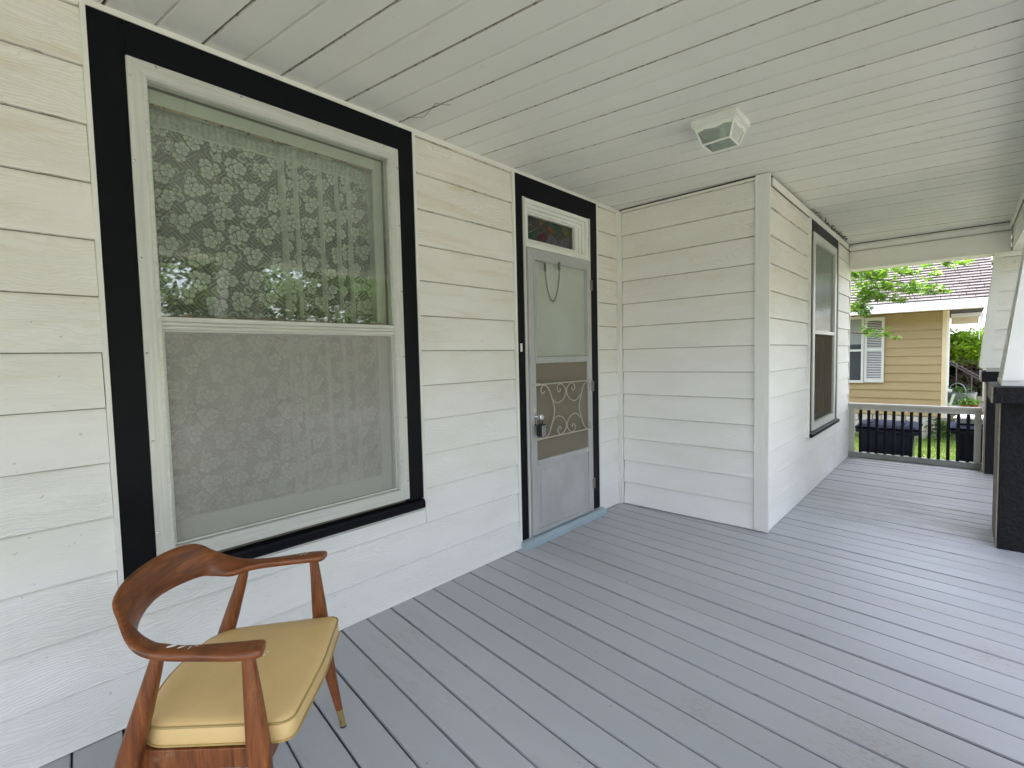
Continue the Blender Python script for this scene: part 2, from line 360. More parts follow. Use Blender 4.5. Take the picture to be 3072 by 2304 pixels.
b=MB().box(-2.0,X1-.02,-2.66,-2.62,-.25,-.031); part('rim_board',b,M_rail,pf)
# dark crawl space under the boards
b=MB().box(-2.0,X1-.05,-2.6,.0,-.60,-.55); part('crawl_space_floor',b,M_dark,pf)
# ------------------------------------------------------------------ ceiling
pc=struct('porch_ceiling',(0,0,H))
cw=.157; x=1.293-cw*2*11; i=0
while x<8.2:
    b=MB(); a0,a1=x+.003,x+2*cw-.003; mid=x+cw
    pr=[(a0,.012),(a0,.003),(a0+.003,0),(mid-.007,0),(mid-.002,.010),(mid+.003,.010),(mid+.006,0),(a1-.003,0),(a1,.003),(a1,.012)]
    dz=random.uniform(-.0008,.0008)
    y1=.0 if a0<XB+.02 else YC+.05
    y0=-2.68
    fn=lambda p,q,t:(p+kc*t,t,H+q+dz)
    if a0<XB+.1 or True: b.prism(pr,fn,y1-.003,y0)
    pk=part('ceiling_panel',b,M_ceil,pc); pk.data.materials.append(M_groove)
    for fc in pk.data.polygons:
        if fc.normal.z>-.9 and abs(fc.center.x-kc*fc.center.y-mid)>.02: fc.material_index=1
    x+=2*cw; i+=1
# roof deck above the boards (keeps daylight out of the joints)
b=MB().box(-2.4,8.3,-3.25,.4,H+.03,H+.09); part('roof_deck',b,M_dark,pc)
b=MB()
b.box(-2.2,XB-.0,-.021,-.003,H-.024,H-.0015)
part('edge_channel',b,M_trim,pc)
b=MB(); b.box(XB-.012,XB-.001,YC+.02,-.03,H-.009,H-.002)
b.box(XB+.06,XE,YC-.012,YC-.001,H-.018,H-.002)
part('dark_ceiling_gap',b,M_dark,pc)
b=MB(); b.box(XB+.06,XE-.2,YC-.024,YC-.013,H-.075,H-.02)
part('channel_strip',b,M_trim,pc)

# ------------------------------------------------------------------ house walls
PITCH=.2035; Z0=.203
def course_profile(zb,zt,zc,full):
    # outward offset as function of height within the course
    f=lambda z:.003+.0150*(1-(z-zc)/PITCH)
    return [(0,zb),(f(zb)-.004,zb),(f(zb)-.001,zb+.001),(f(zb),zb+.004),(f(zt),zt),(0,zt)]
def siding(parent,mapfn,spans,mat,zmax,step=None,seed=0):
    """spans: list of (a,b,z0,z1) rectangles; one board object per course per span"""
    rnd=random.Random(seed)
    k=-1
    while True:
        zc=Z0+PITCH*k; zt=zc+PITCH
        if zc<0: zc_=0.004
        else: zc_=zc
        if zc_>zmax: break
        for (a,b_,s0,s1) in spans:
            lo=max(zc_,s0); hi=min(zt,s1,zmax)
            if hi-lo<.012: continue
            pr=course_profile(lo,hi-.0030,zc,True); bb=MB(); e=rnd.uniform(0,.003)
            n=max(2,int((b_-a)/.35)); rings=[]
            for j in range(n+1):
                t=a+e+(b_-a-2*e)*j/n; wv=.0009*math.sin(j*2.1+k*1.3)
                rings.append([mapfn(t,(p+(wv if p else 0)),q) for p,q in pr])
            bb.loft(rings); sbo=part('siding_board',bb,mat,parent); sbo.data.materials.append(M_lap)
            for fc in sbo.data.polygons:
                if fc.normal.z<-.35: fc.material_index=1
        k+=1
wa=thing('siding_wall','white lap-sided house wall holding the lace-curtained picture window and the storm door','wall',(1.5,0,0))
mA=lambda t,p,z:(t,-p,z)
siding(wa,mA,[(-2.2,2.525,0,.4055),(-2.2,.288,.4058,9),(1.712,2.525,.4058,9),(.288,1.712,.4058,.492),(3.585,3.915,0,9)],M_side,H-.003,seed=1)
b=MB()
def wallbox(b,x0,x1,z0,z1): b.box(x0,x1,.001,.13,z0,z1)
for r in [(-2.2,.46,-.3,H+.4),(1.53,2.64,-.3,H+.4),(.46,1.53,-.3,.64),(.46,1.53,2.46,H+.4),(3.447,4.09,-.3,H+.4),(2.64,3.447,2.495,H+.4),(2.64,3.447,-.3,.03)]: wallbox(b,*r)
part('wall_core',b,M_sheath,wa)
b=MB().prism([(0,0),(.018,0),(.012,.014),(0,.022)],lambda p,q,t:(t,-p-.004,q+.0015),-2.2,2.525)
part('base_moulding',b,M_trim,wa)
b=MB()   # inside corner post
b.box(3.915,3.957,-.024,-.001,0,H-.024); b.box(3.934,3.9565,-.042,-.025,0,H-.024); part('corner_post',b,M_trim,wa)
b=MB(); 
for x0,x1 in ((.288,.303),(1.694,1.711)): b.box(x0,x1,-.027,-.001,.50 if x0>1 else .50,H-.025)
for x0,x1 in ((2.526,2.544),(3.566,3.584)): b.box(x0,x1,-.027,-.001,0.003,H-.025)
part('edge_strip',b,M_trim,wa)

wb=thing('siding_wall','short white lap-sided return wall between the storm door corner and the outside corner board','wall',(XB,-.6,0))
mBf=lambda t,p,z:(XB-p,t,z)
siding(wb,mBf,[(YC+.078,-.046,0,9)],M_side2,H-.010,seed=2)
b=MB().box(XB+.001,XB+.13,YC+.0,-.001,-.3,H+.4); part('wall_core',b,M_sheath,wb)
def cbm():
    M=Mt('corner_board_paint',(.74,.745,.70),.5,0,.4); g=M.n('ShaderNodeTexWave',wave_type='BANDS',bands_direction='Y'); g.inputs['Scale'].default_value=26; g.inputs['Distortion'].default_value=5; g.inputs['Detail'].default_value=2
    g.inputs['Detail Scale'].default_value=.6; M.l(M.map((1,1,.22)),g.inputs['Vector']); M.bump(g.outputs['Fac'],.55,.002)
    M.setc(M.mix(M.math('MULTIPLY',M.ramp(g.outputs['Fac'],[(.0,1.),(.3,0.)]),.10),(.745,.75,.705),(.4,.38,.3))); return M.m
M_cb=cbm()
b=MB().box(XB-.026,XB-.0005,YC-.026,YC+.077,.006,H-.004); part('corner_board',b,M_cb,wb,bevel=.003)

wc=thing('siding_wall','white lap-sided wall running away to the far railing around the narrow window','wall',(5.7,YC,0))
mC=lambda t,p,z:(t,YC-p,z)
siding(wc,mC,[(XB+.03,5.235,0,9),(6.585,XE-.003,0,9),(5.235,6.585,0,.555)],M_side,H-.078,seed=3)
b=MB()
for r in [(XB+.131,5.40,-.3,H+.4),(6.37,XE,-.3,H+.4),(5.40,6.37,-.3,.66),(5.40,6.37,2.42,H+.4)]: b.box(r[0],r[1],YC+.001,YC+.13,r[2],r[3])
b.box(XE-.13,XE-.001,YC+.131,4.,-.3,H+.4)
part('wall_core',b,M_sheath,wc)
b=MB(); b.box(5.222,5.234,YC-.03,YC-.001,.55,H-.08); b.box(6.586,6.6,YC-.03,YC-.001,.56,H-.08); b.box(XE-.002,XE+.02,YC-.018,YC-.001,0,2.37); part('edge_strip',b,M_trim,wc)
# end wall facing the neighbour and house bulk
hb=thing('house_body','rest of the white house behind and above the porch with its dark roof','house',(3,3,0))
b=MB().box(-6,-2.2,.0,8,GZ,3.1); b.box(-2.2,XE-.135,4.0,8,GZ,3.1); part('wall',b,M_side2,hb)
b=MB(); b.box(-2.2,XE,-1.9+2.0,.135,GZ,-.31); part('foundation',b,M_side_brick,hb)
b=MB().prism([(-3.35,H+.20),(-3.35,H+.10),(.135,H+.42),(4.,H+.42),(8.6,H+.42),(4.,5.4)],lambda p,q,t:(t,p,q),-6.4,8.5)
M_shg=paint('dark_shingle',(.05,.045,.045),.9)
part('roof',b,M_shg,hb)

# rooms behind the windows
ri=struct('room_interior',(1.5,2,0))
M_room=paint('room_plaster',(.13,.115,.09),.8)
b=MB(); 
b.box(-.6,-.5,.14,3.6,-.1,2.7); b.box(2.2,2.3,.14,3.6,-.1,2.7); b.box(-.6,2.3,3.5,3.6,-.1,2.7); b.box(-.6,2.3,.14,3.6,2.7,2.8); b.box(-.6,2.3,.14,3.6,-.1,0)
b.box(4.5,4.6,YC+.14,1.6,-.1,2.7); b.box(7.1,7.2,YC+.14,1.6,-.1,2.7); b.box(4.5,7.2,1.5,1.6,-.1,2.7); b.box(4.5,7.2,YC+.14,1.6,2.7,2.8); b.box(4.5,7.2,YC+.14,1.6,-.1,0)
part('room_shell',b,M_room,ri)

# ------------------------------------------------------------------ picture window
def frame4(b,x0,x1,z0,z1,w,ya,yb,wl=None,wr=None,wt=None,wb_=None):
    wl=wl or w; wr=wr or w; wt=wt or w; wb_=wb_ or w
    # mitred frame: four trapezoid prisms
    O=[(x0,z0),(x1,z0),(x1,z1),(x0,z1)]; I=[(x0+wl,z0+wb_),(x1-wr,z0+wb_),(x1-wr,z1-wt),(x0+wl,z1-wt)]
    out=[]
    for k in range(4):
        m_=MB(); q=[O[k],O[(k+1)%4],I[(k+1)%4],I[k]]
        c=(sum(p[0] for p in q)/4,sum(p[1] for p in q)/4); q=[(p[0]+(c[0]-p[0])*.0008,p[1]+(c[1]-p[1])*.0008) for p in q]
        m_.prism(q,lambda p,r,t:(p,t,r),ya,yb); out.append(m_)
    return out
pw_=thing('picture_window','large storm window with black casing, lace curtain above and grey insect screen below','window',(1.0,-.02,.5))
def blackbox(parent,name,b): return part(name,b,M_black,parent,bevel=.002)
blackbox(pw_,'casing',MB().box(.304,.413,-.022,-.001,.565,H-.026))
blackbox(pw_,'casing',MB().box(1.583,1.693,-.022,-.001,.565,H-.026))
blackbox(pw_,'casing',MB().box(.4135,1.5825,-.022,-.001,2.512,H-.026))
b=MB().prism([(.001,.512),(.038,.509),(.043,.516),(.043,.545),(.037,.556),(.001,.564)],lambda p,q,t:(t,-p,q),.296,1.690)
part('sill',b,M_black,pw_)
b=MB().prism([(.0,.497),(.018,.497),(.014,.5075),(.0,.5075)],lambda p,q,t:(t,-p-.004,q),.29,1.708); part('sill_strip',b,M_trim,pw_)
sf=bpy.data.objects.new('storm_frame',None)
for k,mb in enumerate(frame4(MB(),.408,1.588,.585,2.520,.056,-.034,-.0225)):
    part('storm_frame_rail',mb,M_alu if k in(1,3) else M_alu_h,pw_)
for k,mb in enumerate(frame4(MB(),.455,1.541,.632,2.473,.011,-.039,-.0345)):
    part('storm_frame_lip',mb,M_alu_h,pw_)
for k,mb in enumerate(frame4(MB(),.4635,1.5325,.6405,2.4645,.006,-.034,.02)):
    part('storm_frame_return',mb,M_alu_h,pw_)
b=MB().prism([(.0,1.512),(.030,1.512),(.030,1.524),(.025,1.527),(.030,1.530),(.030,1.538),(.025,1.541),(.031,1.545),(.031,1.561),(0,1.566)],lambda p,q,t:(t,-p,q),.470,1.526)
part('meeting_rail',b,M_alu_h,pw_)
b=MB().box(.4705,1.5255,-.014,-.011,1.567,2.457); part('storm_glass',b,M_glass,pw_)
b=MB().box(.4705,1.5255,-.0135,-.0125,.648,1.5115); part('insect_screen',b,M_screen,pw_)
for mb in frame4(MB(),.472,1.524,.65,1.511,.007,-.017,-.009): part('screen_frame',mb,M_alu_h,pw_)
# wooden double-hung sash behind the storm
for mb in frame4(MB(),.465,1.528,.645,2.458,.05,.045,.075,wl=.022,wr=.055,wt=.058,wb_=.085): part('wood_sash',mb,M_sash,pw_)
b=MB().box(.488,1.472,.045,.074,1.50,1.555); part('sash_meeting_rail',b,M_sash,pw_)
b=MB().box(.488,1.472,.055,.058,.731,1.499); b.box(.488,1.472,.055,.058,1.556,2.399); part('sash_glass',b,M_glass,pw_)
b=MB(); rnd=random.Random(5); x=.488
while x<1.47:
    x2=min(1.472,x+rnd.uniform(.01,.04)); h=rnd.uniform(.003,.010)
    b.box(x,x2,.040,.0445,2.401-h,2.403); x=x2
x=.488
while x<1.46:
    x2=min(1.46,x+rnd.uniform(.015,.06)); h=rnd.uniform(.002,.012); b.box(x,x2,-.0105,-.008,1.5665,1.5665+h); x=x2
part('old_caulk',b,M_caulk,pw_,stuff=True)
b=MB(); 
for z in (.72,1.08,1.42,1.78,2.14,2.45):
    b.lathe([(.0045,0),(.0045,-.002),(.002,-.004)],(.416,-.034,z),8,'y'); b.lathe([(.0045,0),(.0045,-.002),(.002,-.004)],(1.580,-.034,z-.03),8,'y')
for x in (.50,.80,1.14,1.5): b.lathe([(.0045,0),(.0045,-.002),(.002,-.004)],(x,-.034,2.511),8,'y')
part('screw_heads',b,M_chrome,pw_,stuff=True)

# lace curtain: folded cloth whose openwork is a value stored on its points
def lace_value(U,V):
    T=.34; TH=.30
    u=U/T; v=V/TH; uu=u%1; vv=v%1
    a=(u*3)%1-.5; c=(v*3+.5*(np.floor(u*3)%2))%1-.5
    dm=np.abs(a)+np.abs(c); D=np.where((np.floor(dm*10)%2)==0,.12,.42)
    rr=random.Random(3); pts=[]
    for cx,cy in [(.12,.14),(.44,.24),(.78,.12),(.96,.44),(.26,.52),(.62,.58),(.10,.84),(.44,.88),(.80,.80)]:
        a0=rr.random()*3
        for k in range(3):
            an=a0+2*math.pi*k/3; pts.append((cx+.060*math.cos(an),cy+.060*math.sin(an)*T/TH,.064+.010*rr.random(),rr.random()*6))
    val=np.zeros_like(U); hit=np.zeros(U.shape,bool)
    for k in range(22):       # curled fronds
        cx,cy=rr.random(),rr.random(); r=.045+.03*rr.random(); sg_=1 if k%2 else -1
        dx=(uu-cx+.5)%1-.5; dy=((vv-cy+.5)%1-.5)*TH/T; d=np.hypot(dx,dy)/r; th=(np.arctan2(dy,dx)*sg_+rr.random()*6.28)%(2*math.pi)
        on=(np.abs(d-(.35+.65*th/(2*math.pi)))<.17)&(th<5.6)
        val=np.where(on,.80,val); hit|=on
        on2=(np.abs(d-(.60+.65*th/(2*math.pi)))<.05)&(th<5.0); D=np.where(on2,.05,D)
    for (cx,cy,r,ph) in pts:
        dx=(uu-cx+.5)%1-.5; dy=((vv-cy+.5)%1-.5)*TH/T; d=np.hypot(dx,dy); th=np.arctan2(dy,dx)
        R0=r*(.92+.25*np.abs(np.cos(2.5*th+ph))); q=d/R0
        seam=(np.abs(np.cos(2.5*th+ph))<.20)&(q>.5)
        f=np.where(q<.20,.35,np.where(q<.36,.95,np.where(q<.46,.30,np.where(q<.92,.90,.98))))
        f=np.where(seam,.25,f)
        val=np.where(q<1,f,np.where(q<1.14,.04,val)); hit|=(q<1.14)
    return np.clip(np.where(hit,val,D),0,1)
def curtain(x0,x1,z0,z1,yb,parent):
    nx=400; nz=640
    s=np.linspace(0,1,nx); t=np.linspace(0,1,nz); S,Tt=np.meshgrid(s,t)
    X=x0+(x1-x0)*S; Z=z1+(z0-z1)*Tt
    fold=lambda c,wd,a:a*np.exp(-((S-c-.012*Tt)/wd)**2)
    Y=yb+.010*np.sin(S*9+.6*Tt)+.006*np.sin(S*31+1.5*np.sin(Tt*2))
    acc=[(.49,.012,.035),(.545,.010,.028),(.66,.010,.026),(.735,.009,.034),(.80,.011,.030),(.91,.012,.02),(.10,.012,.010)]
    for c,wd,a in acc: Y=Y-fold(c,wd,a*(.55+.45*np.minimum(1,Tt*5)))
    # cloth coordinate stretches where it folds
    dY=np.gradient(Y,axis=1); dX=(x1-x0)/(nx-1); arc=np.cumsum(np.sqrt(dX**2+dY**2),axis=1)
    val=lace_value(arc*1.0+.05,Z)
    # folds show two or three layers of lace
    dens=np.zeros_like(val)
    for c,wd,a in acc:
        if a>.015: dens=np.maximum(dens,np.where(np.abs(S-c-.012*Tt)<wd*1.1,.72,0))
    val=np.maximum(val,dens)
    top=(z1-Z)
    # rod pocket and heading of doubled lace
    val=np.where(top<.085,np.clip(.50+.30*val+.08*np.sin(arc*260),0,.9),val)
    val=np.where((top>.083)&(top<.09),.85,val)
    edge=(S<.008)|(S>.992)|(Tt>.992); val=np.where(edge,.9,val)
    lx,ly,lz=org(parent)
    co_=np.stack([X-lx,Y-ly,Z-lz],-1).reshape(-1,3)
    idx=np.arange(nx*nz).reshape(nz,nx); F=np.stack([idx[:-1,:-1],idx[:-1,1:],idx[1:,1:],idx[1:,:-1]],-1).reshape(-1,4)
    me=bpy.data.meshes.new('lace_curtain'); me.from_pydata(co_.tolist(),[],F.tolist())
    at=me.attributes.new('lace','FLOAT','POINT'); at.data.foreach_set('value',val.reshape(-1).astype(np.float32))
    me.polygons.foreach_set('use_smooth',[True]*len(me.polygons)); me.materials.append(M_lace); me.update()
    o=bpy.data.objects.new('lace_cloth',me); COL.objects.link(o); o.parent=parent
    return o
lc=thing('lace_curtain','cream floral lace curtain hanging behind the glass of the large picture window','curtain',(1.0,.13,2.42))
curtain(.44,1.60,.60,2.44,.118,lc)
b=MB().tube([(.40,.138,2.405),(1.64,.138,2.405)],.006,8); part('curtain_rod',b,M_white,lc)

# ------------------------------------------------------------------ narrow window on the far wall
nw=thing('narrow_window','tall window with black casing and drawn shade above a dark screen, on the far wall','window',(5.9,YC-.02,.56))
Y_=YC
blackbox(nw,'casing',MB().box(5.235,5.335,Y_-.022,Y_-.001,.60,H-.079))
blackbox(nw,'casing',MB().box(6.44,6.585,Y_-.022,Y_-.001,.60,H-.079))
blackbox(nw,'casing',MB().box(5.3355,6.4395,Y_-.022,Y_-.001,2.478,H-.079))
b=MB().prism([(.001,.556),(.05,.552),(.056,.56),(.056,.585),(.001,.60)],lambda p,q,t:(t,Y_-p,q),5.225,6.592); part('sill',b,M_black,nw)
for k,mb in enumerate(frame4(MB(),5.325,6.445,.603,2.486,.07,Y_-.034,Y_-.0225)): part('storm_frame_rail',mb,M_alu,nw)
for k,mb in enumerate(frame4(MB(),5.392,6.378,.67,2.419,.008,Y_-.034,Y_+.02)): part('storm_frame_return',mb,M_alu,nw)
b=MB().box(5.4005,6.3695,Y_-.030,Y_+.0,1.535,1.57); part('meeting_rail',b,M_alu_h,nw)
b=MB().box(5.401,6.369,Y_-.012,Y_-.010,1.571,2.41); part('storm_glass',b,M_glass_n,nw)
b=MB().box(5.401,6.369,Y_-.012,Y_-.011,.679,1.534); part('insect_screen',b,screen_mat('dark_screen',(.13,.115,.085),.62),nw)
M_shade=paint('window_shade',(.26,.31,.25),.7,.08)
b=MB().box(5.41,6.36,Y_+.05,Y_+.053,1.50,2.415); part('roller_shade',b,M_shade,nw)
b=MB(); 
for k in range(14): 
    x=5.43+k*.068; b.tube([(x,Y_+.11+.01*math.sin(k*2.),.66),(x+.01,Y_+.12,1.52)],.03,6)
part('brown_drape',b,paint('brown_drape',(.13,.085,.045),.8,.2),nw)
for mb in frame4(MB(),5.40,6.37,.66,2.42,.05,Y_+.06,Y_+.09): part('wood_sash',mb,M_sash,nw)

# ------------------------------------------------------------------ door with transom
dr=thing('storm_door','grey aluminium storm door with scrollwork guard, glass above and brown screen below','door',(3.04,-.03,.05))
dc=thing('door_surround','black door casing with white stepped transom frame around the stained glass','door frame',(3.04,0,0))
blackbox(dc,'casing',MB().box(2.545,2.6195,-.024,-.001,.052,H-.026))
blackbox(dc,'casing',MB().box(3.462,3.565,-.024,-.001,.052,H-.026))
blackbox(dc,'casing',MB().box(2.62,3.4615,-.024,-.001,2.505,H-.026))
b=MB().prism([(0.,.0),(.085,.0),(.085,.030),(.055,.047),(0.,.051)],lambda p,q,t:(t,-p-.0005,q+.001),2.53,3.585)
part('threshold',b,paint('threshold_blue_grey',(.33,.41,.455),.45,.08,(30,.66,(.2,.19,.17),.4)),dc)
# side jambs of the opening
b=MB().box(2.6205,2.643,-.030,.12,.052,2.504); part('jamb',b,M_alu,dc); b=MB().box(3.444,3.4615,-.030,.12,.052,2.504); part('jamb',b,M_alu,dc)
b=MB().box(2.6435,3.4435,-.032,.10,2.158,2.188); part('transom_bar',b,M_white,dc,bevel=.003)
# stepped transom frame
for mb in frame4(MB(),2.644,3.443,2.189,2.503,.03,-.022,.012,wb_=.008,wl=.022): part('transom_moulding',mb,M_white,dc)
for mb in frame4(MB(),2.667,3.412,2.198,2.472,.022,-.004,.03,wb_=.006,wl=.03): part('transom_moulding',mb,M_white,dc)
for mb in frame4(MB(),2.698,3.389,2.205,2.449,.02,.014,.045,wb_=.010,wl=.02): part('transom_moulding',mb,M_white,dc)
for mb in frame4(MB(),2.7185,3.3685,2.2155,2.4285+.012,.041,.03,.056,wt=.022,wb_=.022,wl=.02): part('transom_sash',mb,M_white,dc)
# inner door
idr=thing('panelled_front_door','white panelled front door closed behind the storm door glass','door',(3.04,.08,.05))
M_idoor=paint('inner_door_white',(.80,.84,.81),.4,.04)
b=MB().box(2.6445,3.4425,.045,.078,.053,2.156); part('door_leaf',b,M_idoor,idr)
for (x0,x1) in ((2.74,3.01),(3.07,3.34)):
    for (z0,z1) in ((.25,.95),(1.05,1.72),(1.80,2.06)):
        for mb in frame4(MB(),x0,x1,z0,z1,.022,.032,.044): part('panel_moulding',mb,M_idoor,idr)
        part('raised_panel',MB().box(x0+.05,x1-.05,.036,.0445,z0+.05,z1-.05),M_idoor,idr,bevel=.004)
# storm door leaf
for k,mb in enumerate(frame4(MB(),2.648,3.440,.062,2.152,.062,-.045,-.012,wb_=.03,wt=.075)): part('door_frame_rail',mb,M_door,dr,bevel=.002)
for k,mb in enumerate(frame4(MB(),2.700,3.388,1.352,2.087,.014,-.050,-.046,wb_=.018)): part('glass_bead',mb,M_door,dr)
b=MB().box(2.7105,3.3775,-.048,-.014,1.325,1.351); part('door_mid_rail',b,M_door,dr,bevel=.003)
b=MB().box(2.7105,3.3775,-.050,-.014,.575,.612); part('door_mid_rail',b,M_door,dr,bevel=.004)
b=MB().box(2.711,3.377,-.030,-.027,1.353,2.076); part('storm_glass',b,M_glass_d,dr)
b=MB().box(2.711,3.377,-.030,-.029,.613,1.324); part('door_screen',b,M_dscreen,dr)
b=MB().box(2.711,3.377,-.034,-.020,.0925,.5745); part('kick_panel',b,M_door,dr)
for mb in frame4(MB(),2.75,3.335,.13,.535,.006,-.0365,-.0345): part('kick_panel_rib',mb,M_door,dr)
M_hinge=paint('old_hinge',(.16,.15,.14),.5,.3,None,.3)
for z in (1.955,1.118,.292):
    h=MB().tube([(3.447,-.05,z-.042),(3.447,-.05,z+.042)],.007,8); h.box(3.425,3.446,-.049,-.0455,z-.04,z+.04); part('hinge',h,M_hinge,dr)
# handle and lock box
b=MB().box(2.672,2.690,-.052,-.0455,.87,1.0); part('latch_plate',b,M_chrome,dr,bevel=.002)
kb=MB().lathe([(.010,0),(.010,-.018),(.020,-.022),(.024,-.035),(.023,-.048),(.016,-.054),(.004,-.055)],(2.700,-.052,.935),18,'y')
part('door_knob',kb,M_chrome,dr,smooth=40)
# grille
gr=thing('door_guard','cream scrolled metal guard screwed across the brown door screen','door guard',(3.04,-.06,.97))
M_cream=paint('cream_metal',(.42,.39,.33),.4,.05)
XC=3.0285+.02
gv=[(2.779,1.117),(2.758,1.103),(2.738,1.119),(2.744,1.149),(2.78,1.163),(2.823,1.139),(2.85,1.091),(2.878,1.032),(2.894,.969)]
gu=[(2.866,1.064),(2.895,1.033),(2.941,1.020),(2.996,1.036),(3.036,1.074),(3.040,1.121),(3.0,1.157),(2.966,1.162),(2.938,1.143),(2.937,1.116),(2.959,1.102),(2.976,1.114),(2.968,1.127)]
def smoothpts(P,n=5):
    out=[]
    for i in range(len(P)-1):
        p0=P[max(i-1,0)];p1=P[i];p2=P[i+1];p3=P[min(i+2,len(P)-1)]
        for k in range(n):
            t=k/n; out.append(tuple(.5*((2*b_)+(-a+c)*t+(2*a-5*b_+4*c-d)*t*t+(-a+3*b_-3*c+d)*t**3) for a,b_,c,d in zip(p0,p1,p2,p3)))
    out.append(P[-1]); return out
for mx in (0,1):
    v=[(x,z) for x,z in gv]+[(x,2*.969-z) for x,z in gv[::-1][1:]]
    if mx: v=[(2*XC-x+.012,z) for x,z in v]
    part('scroll',MB().tube([(x,-.066,z) for x,z in smoothpts(v)],.0046,6),M_cream,gr,smooth=60)
    for mz in (0,1):
        u_=[(x,(2*.969-z) if mz else z) for x,z in gu]
        if mx: u_=[(2*XC-x-.0,z) for x,z in u_]
        part('scroll',MB().tube([(x,-.063,z) for x,z in smoothpts(u_)],.0046,6),M_cream,gr,smooth=60)
for z in (1.170,.770):
    b=MB().box(2.735,3.40,-.069,-.060,z-.0045,z+.0045)
    b.add([(2.663,-.0468,z-.010),(2.70,-.0468,z-.010),(2.735,-.069,z-.008),(2.735,-.069,z+.008),(2.70,-.0468,z+.010),(2.663,-.0468,z+.010),
           (2.663,-.0455,z-.010),(2.70,-.0455,z-.010),(2.738,-.062,z-.008),(2.738,-.062,z+.008),(2.70,-.0455,z+.010),(2.663,-.0455,z+.010)],
          [(0,1,4,5),(1,2,3,4),(6,7,10,11),(7,8,9,10),(0,1,7,6),(1,2,8,7),(5,4,10,11),(4,3,9,10)])
    b.box(3.398,3.436,-.0505,-.0465,z-.006,z+.006)
    b.box(3.396,3.401,-.069,-.0465,z-.006,z+.006)
    part('guard_bar',b,M_cream,gr)
# lockbox
lk=thing('lockbox','black key lockbox with white keypad hanging from the storm door knob','lockbox',(2.705,-.08,.84))
b=MB().box(2.682,2.735,-.108,-.062,.795,.885); part('case',b,Mt('black_plastic',(.01,.01,.012),.35).m,lk,bevel=.006)
b=MB().tube([(2.690,-.085,.88),(2.690,-.085,.93),(2.697,-.085,.955),(2.712,-.085,.955),(2.722,-.085,.93),(2.722,-.085,.88)],.005,8); part('shackle',b,M_rubber,lk)
b=MB().box(2.692,2.727,-.1105,-.1085,.802,.874); part('keypad',b,Mt('keypad_grey',(.45,.45,.5),.5).m,lk)
b=MB()
for r_ in range(5):
    for c_ in range(2): b.box(2.698+c_*.013,2.706+c_*.013,-.113,-.111,.808+r_*.0125,.815+r_*.0125)
b.box(2.703,2.716,-.113,-.111,.8695,.8735)
part('key_buttons',b,M_rubber,lk)
# safety chain inside the glass
ch_=thing('door_chain','sagging dark chain with two end plates at the top of the storm door','chain',(2.95,-.05,2.05))
M_chain=Mt('chain_metal',(.14,.14,.12),.45,.7).m
A=(2.826,2.000); B=(2.998,2.030); low=1.765
pts=[]
for k in range(35):
    t=k/34; x=A[0]+(B[0]-A[0])*t; z=(A[1]*(1-t)+B[1]*t)-(.23)*math.sin(math.pi*t)**.62*1.0
    pts.append((x,z))
for k in range(34):
    (x0,z0),(x1,z1)=pts[k],pts[k+1]; d=Vector((x1-x0,0,z1-z0)); L=d.length; d.normalize(); c=Vector(((x0+x1)/2,-.056,(z0+z1)/2))
    s_=Vector((0,1,0)) if k%2 else Vector((d.z,0,-d.x)); rg=[]
    for j in range(9):
        a=2*math.pi*j/8; rg.append(c+d*math.cos(a)*L*.68+s_*math.sin(a)*.0045)
    part('chain_link',MB().tube(rg,.0019,4,False),M_chain,ch_)
for (x,z,tilt) in ((2.826,2.028,.004),(2.998,2.058,0)):
    b=MB().box(x-.010,x+.010,-.060,-.0505,z-.030,z+.030); part('end_plate',b,M_chain,ch_,bevel=.002)
b=MB().tube([(2.826,-.055,2.052),(2.815,-.055,2.064),(2.79,-.055,2.062),(2.772,-.055,2.064)],.0025,6); part('wire_hook',b,M_chain,ch_)
# strike plate / doorbell bracket on casing
sb=thing('bell_bracket','small white two-hole bracket on the black casing left of the storm door','bracket',(2.575,-.03,1.44))
b=MB().box(2.567,2.586,-.029,-.0245,1.412,1.470); part('plate',b,M_fleck,sb,bevel=.001)
for z in (1.425,1.457): part('screw_hole',MB().lathe([(.003,-.0005),(.003,-.001)],(2.5765,-.029,z),8,'y'),M_rubber,sb)
